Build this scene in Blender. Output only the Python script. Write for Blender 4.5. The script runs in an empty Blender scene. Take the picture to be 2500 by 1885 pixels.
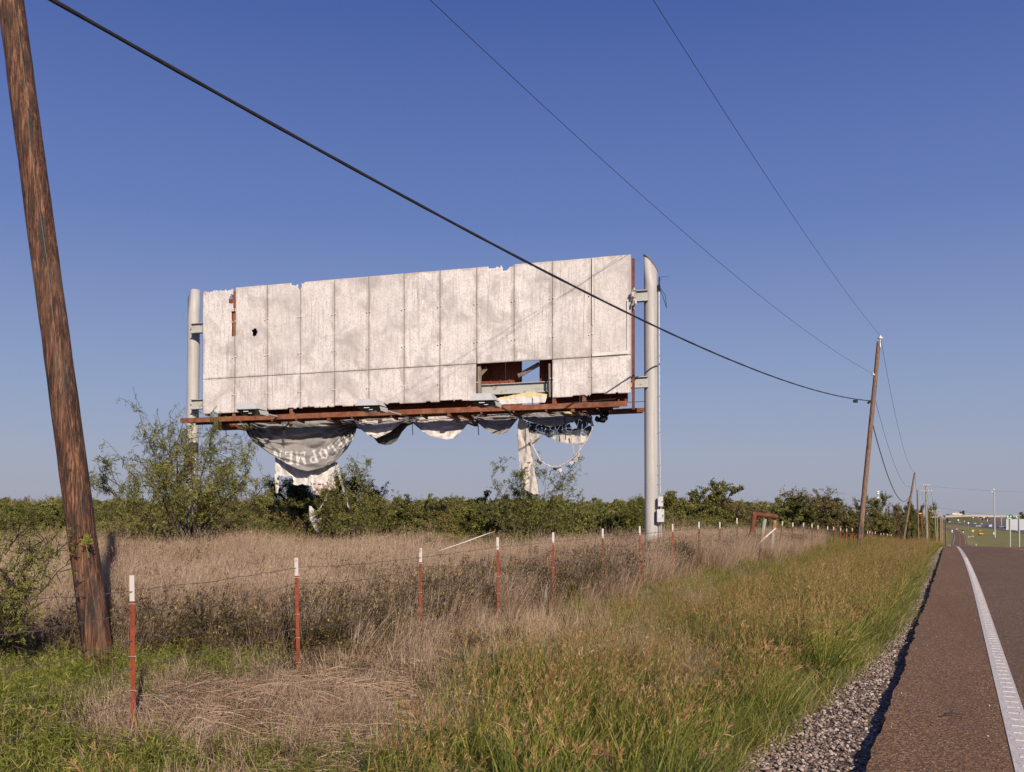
import bpy, bmesh, math, random
import numpy as np
from mathutils import Vector, Matrix
R = math.radians
# ------------------------------------------------------------------ camera, sky, sun, exposure
sc = bpy.context.scene
COL = sc.collection
PSI = math.atan(1085/2330)
EYE = 1.65
cam = bpy.data.cameras.new('camera'); camo = bpy.data.objects.new('camera', cam); COL.objects.link(camo)
cam.lens = 36*2330/2500; cam.sensor_width = 36; cam.shift_y = 0.1278
cam.clip_start = 0.1; cam.clip_end = 12000
camo.location = (0, 0, EYE); camo.rotation_euler = (R(90), 0, PSI)
sc.camera = camo
SUN_EL = R(26); SUN_AZ = R(136.5)      # direction the light comes from, clockwise from +Y
sun = bpy.data.lights.new('sun', 'SUN'); suno = bpy.data.objects.new('sun', sun); COL.objects.link(suno)
sun.energy = 4.3; sun.angle = R(0.53); sun.color = (1.0, 0.86, 0.72)
sd = Vector((math.sin(SUN_AZ)*math.cos(SUN_EL), math.cos(SUN_AZ)*math.cos(SUN_EL), math.sin(SUN_EL)))
suno.rotation_euler = sd.to_track_quat('Z', 'Y').to_euler()
suno.location = (20, -20, 30)
world = bpy.data.worlds.new('World'); sc.world = world; world.use_nodes = True
wt = world.node_tree; wt.nodes.clear()
wo = wt.nodes.new('ShaderNodeOutputWorld'); bg = wt.nodes.new('ShaderNodeBackground')
sky = wt.nodes.new('ShaderNodeTexSky'); sky.sky_type = 'NISHITA'; sky.sun_disc = False
sky.sun_elevation = SUN_EL; sky.sun_rotation = SUN_AZ
sky.altitude = 0; sky.air_density = 1.0; sky.dust_density = 1.0; sky.ozone_density = 2.2
skyg = wt.nodes.new('ShaderNodeGamma'); skyg.inputs[1].default_value = 1.0
skyh = wt.nodes.new('ShaderNodeMix'); skyh.data_type = 'RGBA'; skyh.blend_type = 'MULTIPLY'
skyh.inputs[0].default_value = 1.0; skyh.inputs[7].default_value = (1.0, 0.93, 1.0, 1)
wt.links.new(sky.outputs[0], skyg.inputs[0]); wt.links.new(skyg.outputs[0], skyh.inputs[6])
# clear autumn sky: a blue that pales to lavender grey at the horizon, laid by elevation and mixed with the Nishita sky
wtc = wt.nodes.new('ShaderNodeTexCoord'); wsx = wt.nodes.new('ShaderNodeSeparateXYZ'); wr = wt.nodes.new('ShaderNodeValToRGB')
wt.links.new(wtc.outputs['Generated'], wsx.inputs[0]); wt.links.new(wsx.outputs[2], wr.inputs[0])
stops = [(0.0, (.335, .345, .425)), (.06, (.315, .35, .465)), (.13, (.25, .32, .50)), (.29, (.125, .195, .46)), (.48, (.055, .105, .345)), (1.0, (.03, .06, .24))]
while len(wr.color_ramp.elements) < len(stops): wr.color_ramp.elements.new(.5)
for i_, (p_, c_) in enumerate(stops): wr.color_ramp.elements[i_].position = p_; wr.color_ramp.elements[i_].color = (*c_, 1)
wsc = wt.nodes.new('ShaderNodeVectorMath'); wsc.operation = 'SCALE'; wsc.inputs['Scale'].default_value = 1/0.08*.86
wt.links.new(wr.outputs[0], wsc.inputs[0])
wmx = wt.nodes.new('ShaderNodeMix'); wmx.data_type = 'RGBA'; wmx.inputs[0].default_value = .9
wt.links.new(skyh.outputs[2], wmx.inputs[6]); wt.links.new(wsc.outputs[0], wmx.inputs[7])
wt.links.new(wmx.outputs[2], bg.inputs[0]); wt.links.new(bg.outputs[0], wo.inputs[0])
bg.inputs[1].default_value = 0.08
vs = sc.view_settings; vs.view_transform = 'Standard'; vs.look = 'None'; vs.gamma = 1; vs.exposure = 0.3
vs.use_curve_mapping = False
try:
    sc.cycles.max_bounces = 6; sc.cycles.diffuse_bounces = 3; sc.cycles.glossy_bounces = 2; sc.cycles.transmission_bounces = 3
    sc.cycles.caustics_reflective = False; sc.cycles.caustics_refractive = False
except Exception: pass

# ------------------------------------------------------------------ measuring helpers (2212-wide photo units -> world at a real depth)
FV = 2330/1.1302; CX = 1106.0; HY = 1262/1.1302
cps, sps = math.cos(PSI), math.sin(PSI)
def cw(X, Z, z=0.0): return Vector((X*cps - Z*sps, X*sps + Z*cps, z))
def pt(x, y, Z): return cw((x-CX)/FV*Z, Z, EYE + (HY-y)/FV*Z)
def crop(ox, oy, k): return lambda x, y: ((ox + x/k)/1.1302, (oy + y/k)/1.1302)
c3 = crop(560, 950, 4.5075); c2 = crop(1000, 600, 3.336); c4 = crop(1130, 930, 5.56)
c34 = crop(840, 980, 6.144); c1 = crop(430, 600, 3.627); cf = crop(2290, 1230, 10.533); cp = crop(2200, 1160, 9.015)

# ------------------------------------------------------------------ object helpers
def tag(o, label=None, cat=None, group=None, kind=None):
    if label: o['label'] = label
    if cat: o['category'] = cat
    if group: o['group'] = group
    if kind: o['kind'] = kind
    return o
def empty(name, loc=(0, 0, 0), label=None, cat=None, group=None):
    o = bpy.data.objects.new(name, None); COL.objects.link(o); o.location = loc
    o.empty_display_size = 0.3
    return tag(o, label, cat, group)
def link(name, me, mats, parent=None, loc=None, world=True):
    o = bpy.data.objects.new(name, me); COL.objects.link(o)
    if not isinstance(mats, (list, tuple)): mats = [mats]
    if len(me.materials) == 0:
        for m in mats: me.materials.append(m)
    if parent is not None:
        o.parent = parent
        if world:   # verts are in world space: undo the parent's transform
            bpy.context.view_layer.update() if False else None
            p = parent; M = Matrix.Identity(4)
            chain = []
            while p is not None: chain.append(p); p = p.parent
            for q in reversed(chain): M = M @ (q.matrix_parent_inverse @ q.matrix_basis)
            o.matrix_parent_inverse = M.inverted()
    if loc is not None: o.location = loc
    return o
class MB:
    """collects shapes, built as ONE mesh"""
    def __init__(s): s.v = []; s.f = []; s.m = []
    def add(s, vs_, fs, mi=0):
        b = len(s.v); s.v += [tuple(v) for v in vs_]
        s.f += [tuple(b+i for i in f) for f in fs]; s.m += [mi]*len(fs); return s
    def box(s, c, size, rot=None, mi=0):
        hx, hy, hz = [d/2 for d in size]
        vs_ = [Vector((x*hx, y*hy, z*hz)) for z in (-1, 1) for y in (-1, 1) for x in (-1, 1)]
        if rot is not None: vs_ = [rot @ v for v in vs_]
        c = Vector(c)
        return s.add([c+v for v in vs_], [(0, 2, 3, 1), (4, 5, 7, 6), (0, 1, 5, 4), (2, 6, 7, 3), (0, 4, 6, 2), (1, 3, 7, 5)], mi)
    def tube(s, pts, rad, sides=8, caps=True, mi=0):
        pts = [Vector(p) for p in pts]; n = len(pts)
        if not isinstance(rad, (list, tuple, np.ndarray)): rad = [rad]*n
        b = len(s.v); prev = None
        for i, p in enumerate(pts):
            d = (pts[min(i+1, n-1)] - pts[max(i-1, 0)]).normalized()
            if prev is None:
                a = d.orthogonal().normalized() if abs(d.z) < .9 else (Vector((1, 0, 0)) - d*d.x).normalized()
            else:
                a = (prev - d*prev.dot(d)).normalized()
            prev = a; c = d.cross(a)
            for k in range(sides):
                t = 2*math.pi*k/sides
                s.v.append(tuple(p + (a*math.cos(t) + c*math.sin(t))*rad[i]))
        nf = 0
        for i in range(n-1):
            for k in range(sides):
                k2 = (k+1) % sides
                s.f.append((b+i*sides+k, b+i*sides+k2, b+(i+1)*sides+k2, b+(i+1)*sides+k)); nf += 1
        if caps:
            s.f.append(tuple(b+k for k in reversed(range(sides)))); s.f.append(tuple(b+(n-1)*sides+k for k in range(sides))); nf += 2
        s.m += [mi]*nf; return s
    def beam(s, p0, p1, w, h, mi=0, up=Vector((0, 0, 1))):
        p0 = Vector(p0); p1 = Vector(p1); d = (p1-p0); L = d.length; d.normalize()
        x = d.cross(up).normalized(); u = x.cross(d).normalized()
        Mx = Matrix((x, d, u)).transposed()
        return s.box((p0+p1)/2, (w, L, h), Mx, mi)
    def prism(s, poly, fn, d0, d1, mi=0):
        """poly in 2D, fn(a,b,depth)->world, extruded d0..d1"""
        n = len(poly)
        v = [fn(a, b, d0) for a, b in poly] + [fn(a, b, d1) for a, b in poly]
        f = [tuple(range(n)), tuple(reversed(range(n, 2*n)))] + [(i, n+i, n+(i+1) % n, (i+1) % n) for i in range(n)]
        return s.add(v, f, mi)
    def mesh(s, name, smooth=False):
        me = bpy.data.meshes.new(name); me.from_pydata(s.v, [], s.f)
        if any(s.m): me.polygons.foreach_set('material_index', s.m)
        me.validate(); me.update()
        if smooth: me.polygons.foreach_set('use_smooth', [True]*len(me.polygons))
        return me
    def build(s, name, mats, parent=None, smooth=False, bevel=0, world=True):
        o = link(name, s.mesh(name, smooth), mats, parent, world=world)
        if bevel:
            b = o.modifiers.new('bevel', 'BEVEL'); b.width = bevel; b.segments = 2; b.limit_method = 'ANGLE'
        return o
def fast_mesh(name, V, F, attrs=None, smooth=False, mi=None):
    """V (n,3), F (m,4) or (m,3) numpy"""
    me = bpy.data.meshes.new(name); k = F.shape[1]
    me.vertices.add(len(V)); me.vertices.foreach_set('co', np.ascontiguousarray(V, dtype=np.float32).ravel())
    me.loops.add(F.size); me.loops.foreach_set('vertex_index', np.ascontiguousarray(F, dtype=np.int32).ravel())
    me.polygons.add(len(F)); me.polygons.foreach_set('loop_start', np.arange(0, F.size, k, dtype=np.int32))
    if mi is not None: me.polygons.foreach_set('material_index', np.ascontiguousarray(mi, dtype=np.int32))
    me.update(calc_edges=True)
    for a, arr in (attrs or {}).items():
        at = me.attributes.new(a, 'FLOAT', 'POINT'); at.data.foreach_set('value', np.ascontiguousarray(arr, dtype=np.float32))
    if smooth: me.polygons.foreach_set('use_smooth', np.ones(len(F), dtype=bool))
    return me

# ------------------------------------------------------------------ value noise for shapes
_rs = np.random.RandomState(5); _tab = _rs.rand(256, 256)
def vn(x, y, seed=0):
    x = np.asarray(x, float) + seed*17.3; y = np.asarray(y, float) + seed*9.1
    xi = np.floor(x).astype(int); yi = np.floor(y).astype(int); fx = x-xi; fy = y-yi
    fx = fx*fx*(3-2*fx); fy = fy*fy*(3-2*fy)
    a = _tab[xi & 255, yi & 255]; b = _tab[(xi+1) & 255, yi & 255]; c = _tab[xi & 255, (yi+1) & 255]; d = _tab[(xi+1) & 255, (yi+1) & 255]
    return (a*(1-fx)+b*fx)*(1-fy) + (c*(1-fx)+d*fx)*fy
def fbm(x, y, o=3, seed=0):
    t = 0; a = .5; s = 0
    for i in range(o): t = t + a*vn(np.asarray(x)*2**i, np.asarray(y)*2**i, seed+i); s += a; a *= .5
    return t/s
def sm(a, b, x): t = np.clip((np.asarray(x, float)-a)/(b-a), 0, 1); return t*t*(3-2*t)

# ------------------------------------------------------------------ terrain
def pchip(xs, ys):
    xs = np.array(xs, float); ys = np.array(ys, float); h = np.diff(xs); dl = np.diff(ys)/h
    m = np.zeros(len(xs)); m[0] = dl[0]; m[-1] = dl[-1]
    for i in range(1, len(xs)-1):
        m[i] = 0 if dl[i-1]*dl[i] <= 0 else (h[i-1]+h[i])/(h[i-1]/dl[i]+h[i]/dl[i-1]) if True else 0
    def f(x):
        x = np.clip(np.asarray(x, float), xs[0], xs[-1]); i = np.clip(np.searchsorted(xs, x)-1, 0, len(xs)-2)
        t = (x-xs[i])/h[i]; return ((1+2*t)*(1-t)**2*ys[i] + t*(1-t)**2*h[i]*m[i] + t*t*(3-2*t)*ys[i+1] + t*t*(t-1)*h[i]*m[i+1])
    return f
road_z = pchip([-60, 0, 20, 40, 60, 80, 98, 130, 200, 300, 443, 640, 815, 970, 1300, 1650, 1820, 2500, 4000, 6000],
               [0, 0, 0, -.07, -.29, -.65, -1.09, -2.2, -5.4, -8.6, -10.75, -14.4, -14.2, -13.45, -12.3, -9.0, -7.5, -2.5, 0, 0])
road_c = pchip([-60, 20, 90, 443, 600, 815, 970, 1250, 1500, 6000], [0, 0, -.35, -.6, -2.2, -1.5, -2.9, -13, -36, -120])
E0, E1 = -0.53, 8.3           # pavement edges
LW0, LW1 = 0.345, 0.52        # white edge line
YC = 4.05
def prof(d, t):
    """cross section left/right of the road, d = lateral position from the road's own axis"""
    d = np.asarray(d, float); t = np.asarray(t, float)
    F = -.12 + .36*sm(8, 32, t)
    F = F - .3*sm(60, 120, t)
    left = np.interp(d, [-60, -9, -6.3, -5.0, -3.0, -1.6, -.7, -.54], [0, 0, 0, -.16, -.24, -.17, -.1, -.1])
    w = np.interp(d, [-6.3, -4.6, -1.6], [1, .55, 0])
    left = left + F*w
    right = np.interp(d, [8.31, 9.5, 14, 30], [-.1, -.2, -.7, -.9])
    z = np.where(d < E0, left, np.where(d > E1, right, -.06))
    return z
def gz(L, t):
    L = np.asarray(L, float); t = np.asarray(t, float)
    d = L - road_c(t); z = prof(d, t)
    bl = 1 - .72*sm(8, 24, -d)
    z = z + road_z(t)*bl
    und = (fbm(L*.35, t*.35, 3, 3)-.5)*.16*sm(2.5, 5, np.abs(d-.0)*(d < 0)) + (fbm(L*.03, t*.03, 3, 8)-.5)*1.6*sm(14, 60, -d)
    return z + und + (fbm(L*.02, t*.02, 3, 4)-.5)*1.5*sm(14, 60, d)
def gzf(L, t): return float(gz(L, t))
def onground(p): return Vector((p[0], p[1], gzf(p[0], p[1])))
# ------------------------------------------------------------------ materials
def newmat(name):
    m = bpy.data.materials.new(name); m.use_nodes = True; nt = m.node_tree; nt.nodes.clear()
    o = nt.nodes.new('ShaderNodeOutputMaterial'); p = nt.nodes.new('ShaderNodeBsdfPrincipled')
    nt.links.new(p.outputs[0], o.inputs[0]); return m, nt, p
def N(nt, typ, **kw):
    n = nt.nodes.new(typ)
    for k, v in kw.items():
        if k == 'ins':
            for a, b in v.items(): n.inputs[a].default_value = b
        else: setattr(n, k, v)
    return n
def ramp(nt, fac, stops):
    r = nt.nodes.new('ShaderNodeValToRGB'); e = r.color_ramp.elements
    while len(e) < len(stops): e.new(0.5)
    for i, (p, c) in enumerate(stops): e[i].position = p; e[i].color = (*c, 1) if len(c) == 3 else c
    nt.links.new(fac, r.inputs[0]); return r.outputs[0]
def coords(nt, kind='Object', scale=(1, 1, 1)):
    tc = N(nt, 'ShaderNodeTexCoord'); mp = N(nt, 'ShaderNodeMapping'); mp.inputs['Scale'].default_value = scale
    nt.links.new(tc.outputs[kind], mp.inputs[0]); return mp.outputs[0]
def noise(nt, vec, scale, detail=4, rough=.55, dist=0):
    n = N(nt, 'ShaderNodeTexNoise'); n.inputs['Scale'].default_value = scale; n.inputs['Detail'].default_value = detail
    n.inputs['Roughness'].default_value = rough; n.inputs['Distortion'].default_value = dist
    nt.links.new(vec, n.inputs['Vector']); return n.outputs[0]
def mixc(nt, fac, a, b, mode='MIX'):
    n = N(nt, 'ShaderNodeMix', data_type='RGBA', blend_type=mode)
    for s, v in ((0, fac), (6, a), (7, b)):
        if hasattr(v, 'is_output') or isinstance(v, bpy.types.NodeSocket): nt.links.new(v, n.inputs[s])
        else: n.inputs[s].default_value = v if s == 0 else (*v, 1)
    return n.outputs[2]
def bump(nt, p, h, strength=.4, dist=.01):
    b = N(nt, 'ShaderNodeBump'); b.inputs['Strength'].default_value = strength; b.inputs['Distance'].default_value = dist
    nt.links.new(h, b.inputs['Height']); nt.links.new(b.outputs[0], p.inputs['Normal'])
def simple(name, c, c2=None, sc_=(1, 1, 1), scale=4, rough=.75, bmp=0, metal=0, lo=.35, hi=.65, detail=5, spec=.3):
    m, nt, p = newmat(name); v = coords(nt, 'Object', sc_)
    n = noise(nt, v, scale, detail, .65)
    nt.links.new(ramp(nt, n, [(lo, c), (hi, c2 or tuple(x*.75 for x in c))]), p.inputs['Base Color'])
    p.inputs['Roughness'].default_value = rough; p.inputs['Metallic'].default_value = metal; p.inputs['Specular IOR Level'].default_value = spec
    if bmp: bump(nt, p, noise(nt, v, scale*3, 4), bmp, .01)
    return m
def leafmat(name, stops, transl=.25, rough=.6, patch=None):
    m = bpy.data.materials.new(name); m.use_nodes = True; nt = m.node_tree; nt.nodes.clear()
    o = N(nt, 'ShaderNodeOutputMaterial'); d = N(nt, 'ShaderNodeBsdfPrincipled'); t = N(nt, 'ShaderNodeBsdfTranslucent'); mx = N(nt, 'ShaderNodeMixShader')
    d.inputs['Roughness'].default_value = rough; d.inputs['Specular IOR Level'].default_value = .25
    at = N(nt, 'ShaderNodeAttribute', attribute_name='tone'); oi = N(nt, 'ShaderNodeObjectInfo')
    geo = N(nt, 'ShaderNodeNewGeometry')
    n = noise(nt, geo.outputs['Position'], .55, 3)
    a1 = N(nt, 'ShaderNodeMath', operation='MULTIPLY_ADD'); a1.inputs[1].default_value = .8
    a0 = N(nt, 'ShaderNodeMath', operation='MULTIPLY_ADD'); a0.inputs[1].default_value = .26; a0.inputs[2].default_value = 0
    nt.links.new(oi.outputs['Random'], a0.inputs[0]); nt.links.new(at.outputs['Fac'], a1.inputs[0])
    nt.links.new(a0.outputs[0], a1.inputs[2])
    a2 = N(nt, 'ShaderNodeMath', operation='MULTIPLY_ADD'); a2.inputs[1].default_value = .5
    nt.links.new(n, a2.inputs[0]); nt.links.new(a1.outputs[0], a2.inputs[2])
    a3 = N(nt, 'ShaderNodeMath', operation='SUBTRACT'); a3.inputs[1].default_value = .29; nt.links.new(a2.outputs[0], a3.inputs[0])
    c = ramp(nt, a3.outputs[0], stops)
    nt.links.new(c, d.inputs['Base Color']); nt.links.new(c, t.inputs['Color'])
    mx.inputs[0].default_value = transl
    nt.links.new(d.outputs[0], mx.inputs[1]); nt.links.new(t.outputs[0], mx.inputs[2]); nt.links.new(mx.outputs[0], o.inputs[0])
    return m
MT = {}
# rust: orange brown with paler scratches and dark streaks
def rustmat(name, a=(.085, .03, .015), b=(.22, .078, .036), c=(.32, .165, .1), rough=.85):
    m, nt, p = newmat(name); v = coords(nt)
    n = noise(nt, v, 3.5, 8, .7); col = ramp(nt, n, [(.3, a), (.5, b), (.72, c)])
    n2 = noise(nt, coords(nt, 'Object', (1, 1, 4)), 9, 5, .7)
    col = mixc(nt, ramp(nt, n2, [(.62, (0, 0, 0)), (.7, (1, 1, 1))]), col, (.42, .28, .2))
    nt.links.new(col, p.inputs['Base Color']); p.inputs['Roughness'].default_value = rough; bump(nt, p, n, .3, .01); return m
MT['rust'] = rustmat('rusty_steel')
MT['rust_sheet'] = rustmat('rusty_sheet', (.10, .026, .013), (.2, .052, .025), (.25, .09, .045))
MT['rust_pipe'] = rustmat('rusty_pipe', (.07, .02, .01), (.15, .045, .022), (.22, .08, .04))
MT['wood_grey'] = simple('weathered_timber', (.32, .27, .22), (.16, .12, .1), (8, 8, 1), 3)
# painted steel columns
m, nt, p = newmat('painted_column'); v = coords(nt, 'Object', (1, 1, .35))
c = ramp(nt, noise(nt, v, 2.2, 6, .7), [(.3, (.40, .385, .365)), (.7, (.49, .475, .45))])
sp = noise(nt, coords(nt), 14, 4, .6)
c = mixc(nt, ramp(nt, sp, [(.66, (0, 0, 0)), (.7, (1, 1, 1))]), c, (.6, .58, .54))
c = mixc(nt, ramp(nt, noise(nt, coords(nt, 'Object', (6, 6, .25)), 1.4, 6, .7), [(.5, (0, 0, 0)), (.68, (.55, .55, .55))]), c, (.27, .245, .22))
c = mixc(nt, ramp(nt, noise(nt, coords(nt, 'Object', (1, 1, .5)), 4.3, 5, .7), [(.71, (0, 0, 0)), (.75, (1, 1, 1))]), c, (.3, .14, .06))
nt.links.new(c, p.inputs['Base Color']); p.inputs['Roughness'].default_value = .55; bump(nt, p, sp, .08, .01); MT['column'] = m
# gray painted beam with rust bleeding
m, nt, p = newmat('grey_painted_beam'); v = coords(nt)
c = ramp(nt, noise(nt, v, 5, 6, .7), [(.55, (.42, .43, .4)), (.68, (.25, .12, .06))])
nt.links.new(c, p.inputs['Base Color']); p.inputs['Roughness'].default_value = .6; MT['beam'] = m
# weathered white board panels: uses panel UV in metres
m, nt, p = newmat('weathered_white_panel')
uv = N(nt, 'ShaderNodeUVMap', uv_map='pan'); oi = N(nt, 'ShaderNodeObjectInfo')
ob = coords(nt, 'Object')
base = ramp(nt, noise(nt, ob, 1.1, 7, .68, .6), [(.33, (.40, .37, .355)), (.44, (.58, .545, .52)), (.54, (.74, .705, .675))])
fine = noise(nt, ob, 16, 6, .75)
base = mixc(nt, ramp(nt, fine, [(.42, (.6, .6, .6)), (.5, (0, 0, 0))]), base, (.44, .385, .35))
stv = coords(nt, 'Object', (9, 9, .8))
base = mixc(nt, ramp(nt, noise(nt, stv, 1.6, 6, .7), [(.5, (0, 0, 0)), (.68, (.7, .7, .7))]), base, (.38, .345, .325))
sx = N(nt, 'ShaderNodeSeparateXYZ'); nt.links.new(uv.outputs[0], sx.inputs[0])
wob = noise(nt, coords(nt, 'Object', (1, 1, .7)), 3.2, 5, .7)
ed = N(nt, 'ShaderNodeMath', operation='MULTIPLY_ADD'); ed.inputs[1].default_value = .55; ed.inputs[2].default_value = -.17
nt.links.new(wob, ed.inputs[0])
df = N(nt, 'ShaderNodeMath', operation='SUBTRACT'); nt.links.new(ed.outputs[0], df.inputs[0]); nt.links.new(sx.outputs[0], df.inputs[1])
base = mixc(nt, ramp(nt, df.outputs[0], [(.0, (0, 0, 0)), (.11, (.8, .8, .8))]), base, (.37, .325, .295))
seam = N(nt, 'ShaderNodeMath', operation='LESS_THAN'); seam.inputs[1].default_value = .014; nt.links.new(sx.outputs[0], seam.inputs[0])
sc3 = N(nt, 'ShaderNodeMath', operation='MULTIPLY'); sc3.inputs[1].default_value = .3; nt.links.new(seam.outputs[0], sc3.inputs[0])
base = mixc(nt, sc3.outputs[0], base, (.16, .11, .085))
st2 = noise(nt, coords(nt, 'Object', (14, 14, .35)), 1.5, 5, .7); low = noise(nt, coords(nt, 'Object', (.7, .7, .5)), 1.1, 3, .5)
base = mixc(nt, mixc(nt, 1.0, ramp(nt, st2, [(.56, (0, 0, 0)), (.64, (.8, .8, .8))]), ramp(nt, low, [(.45, (0, 0, 0)), (.6, (1, 1, 1))]), 'MULTIPLY'), base, (.3, .27, .255))
run = noise(nt, coords(nt, 'Object', (20, 20, .6)), 1.2, 4, .6)
base = mixc(nt, mixc(nt, 1.0, ramp(nt, run, [(.66, (0, 0, 0)), (.7, (.7, .7, .7))]), ramp(nt, df.outputs[0], [(-0.1+.1, (.1, .1, .1)), (.05, (1, 1, 1))]), 'MULTIPLY'), base, (.3, .15, .08))
rr = N(nt, 'ShaderNodeMath', operation='MULTIPLY'); rr.inputs[1].default_value = .36; nt.links.new(oi.outputs['Random'], rr.inputs[0])
base = mixc(nt, rr.outputs[0], base, (.5, .46, .435))
nt.links.new(base, p.inputs['Base Color']); p.inputs['Roughness'].default_value = .8
bump(nt, p, noise(nt, ob, 1.9, 6, .6), .35, .06); MT['panel'] = m
MT['galv'] = simple('galvanised_metal', (.5, .5, .5), (.36, .37, .38), scale=9, rough=.45, metal=.3)
MT['lampgrey'] = simple('lamp_housing_grey', (.5, .5, .5), (.44, .44, .44), scale=5, rough=.5)
MT['dark'] = simple('dark_metal', (.035, .03, .03), (.02, .018, .02), rough=.6)
MT['lens'] = simple('lamp_lens', (.03, .032, .035), (.02, .02, .02), rough=.15)
MT['strip'] = simple('white_reflection_strip', (.75, .74, .7), (.7, .7, .68), rough=.5)
MT['cable'] = simple('black_cable', (.022, .02, .024), (.035, .032, .036), rough=.5)
MT['wire'] = simple('galvanised_wire', (.11, .1, .1), (.08, .06, .05), rough=.6)
# vinyl
def cloth(name, a, b, fold=.0):
    m, nt, p = newmat(name); v = coords(nt)
    c = ramp(nt, noise(nt, v, 2.1, 7, .7, .3), [(.3, a), (.7, b)])
    c = mixc(nt, ramp(nt, noise(nt, v, 26, 3, .6), [(.6, (0, 0, 0)), (.75, (.35, .35, .35))]), c, tuple(x*.6 for x in a))
    nt.links.new(c, p.inputs['Base Color']); p.inputs['Roughness'].default_value = .55; p.inputs['Specular IOR Level'].default_value = .3
    bump(nt, p, noise(nt, v, 7, 5, .6), .5, .03); return m
MT['vinyl'] = cloth('grey_vinyl', (.24, .225, .215), (.33, .315, .3))
MT['vinylw'] = cloth('white_vinyl', (.62, .58, .54), (.78, .75, .7))
MT['print'] = cloth('faded_white_print', (.54, .52, .49), (.68, .66, .63))
MT['vinyly'] = cloth('yellow_vinyl', (.62, .52, .27), (.72, .63, .36))
MT['vinyld'] = cloth('dark_vinyl', (.045, .048, .06), (.07, .075, .09))
MT['vinylr'] = cloth('red_print', (.2, .03, .03), (.3, .06, .05))
MT['vinylp'] = cloth('dirty_white_vinyl', (.42, .38, .34), (.6, .56, .52))
MT['vinylk'] = cloth('dark_grey_vinyl', (.10, .105, .095), (.14, .14, .13))
# creosoted timber pole (dark)
def polemat(name, cols, zs=.35):
    m, nt, p = newmat(name)
    v = coords(nt, 'Object', (1, 1, zs*.28)); n = noise(nt, v, 30, 9, .74, .6)
    c = ramp(nt, n, [(.32, cols[0]), (.45, cols[1]), (.55, cols[2]), (.66, cols[3])])
    v2 = coords(nt, 'Object', (1, 1, .05)); g = noise(nt, v2, 60, 6, .75)
    c = mixc(nt, ramp(nt, g, [(.40, (.95, .95, .95)), (.47, (0, 0, 0))]), c, tuple(x*.6 for x in cols[0]))
    kn = N(nt, 'ShaderNodeTexVoronoi'); kn.inputs['Scale'].default_value = 3.2; nt.links.new(coords(nt, 'Object', (1.6, 1.6, 1)), kn.inputs['Vector'])
    c = mixc(nt, ramp(nt, kn.outputs['Distance'], [(.07, (.9, .9, .9)), (.13, (0, 0, 0))]), c, cols[0])
    wp = noise(nt, coords(nt, 'Object', (1, 1, .3)), 2.2, 4, .6); c = mixc(nt, ramp(nt, wp, [(.54, (0, 0, 0)), (.68, (.35, .35, .35))]), c, tuple(.6*x+.06 for x in cols[3]))
    v3 = coords(nt, 'Object', (1, 1, .12)); t = noise(nt, v3, 6, 4, .6, .4)
    c = mixc(nt, ramp(nt, t, [(.60, (0, 0, 0)), (.64, (.95, .95, .95))]), c, (.012, .009, .009))
    nt.links.new(c, p.inputs['Base Color'])
    rg = N(nt, 'ShaderNodeMapRange', ins={1: .6, 2: .66, 3: .8, 4: .55}); nt.links.new(t, rg.inputs[0]); nt.links.new(rg.outputs[0], p.inputs['Roughness'])
    bump(nt, p, g, .7, .02); return m
MT['pole_dark'] = polemat('creosoted_pole', [(.012, .007, .005), (.045, .019, .010), (.14, .056, .025), (.34, .18, .10)])
MT['pole_brown'] = polemat('weathered_pole', [(.1, .055, .035), (.17, .1, .065), (.24, .145, .095), (.33, .21, .14)])
MT['pole_tan'] = polemat('tan_pole', [(.2, .14, .09), (.26, .19, .12), (.32, .24, .16), (.4, .31, .22)])
MT['pole_grey'] = polemat('grey_pole', [(.2, .18, .15), (.27, .24, .2), (.33, .3, .25), (.4, .36, .31)])
MT['post_red'] = simple('red_primer_paint', (.29, .06, .028), (.19, .042, .022), (1, 1, .5), 14, .7, .1)
MT['post_rust'] = simple('brown_rust', (.17, .085, .035), (.10, .05, .025), scale=18, rough=.9)
MT['post_dark'] = simple('dark_green_paint', (.02, .025, .022), (.035, .03, .025), scale=18, rough=.8)
MT['tip'] = simple('chipped_white_paint', (.54, .5, .47), (.34, .2, .13), (1, 1, .5), 13, .6, lo=.56, hi=.68)
MT['patina'] = simple('faded_green_paint', (.28, .34, .25), (.3, .13, .06), (1, 1, .6), 5, .8, lo=.46, hi=.56)
MT['whitepaint'] = simple('white_pvc', (.72, .7, .68), (.6, .57, .53), scale=7, rough=.5)
MT['signback'] = simple('sign_sheet_back', (.42, .44, .48), (.37, .39, .43), scale=2, rough=.5)
MT['green'] = simple('green_sign', (.01, .2, .1), (.012, .17, .09), rough=.5)
MT['yellow'] = simple('yellow_sign', (.8, .5, .01), (.75, .45, .01), rough=.5)
MT['orange'] = simple('orange_paint', (.8, .3, .01), (.7, .25, .01), rough=.5)
MT['concrete'] = simple('pale_concrete', (.5, .44, .38), (.42, .37, .32), scale=.2, rough=.9)
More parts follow.
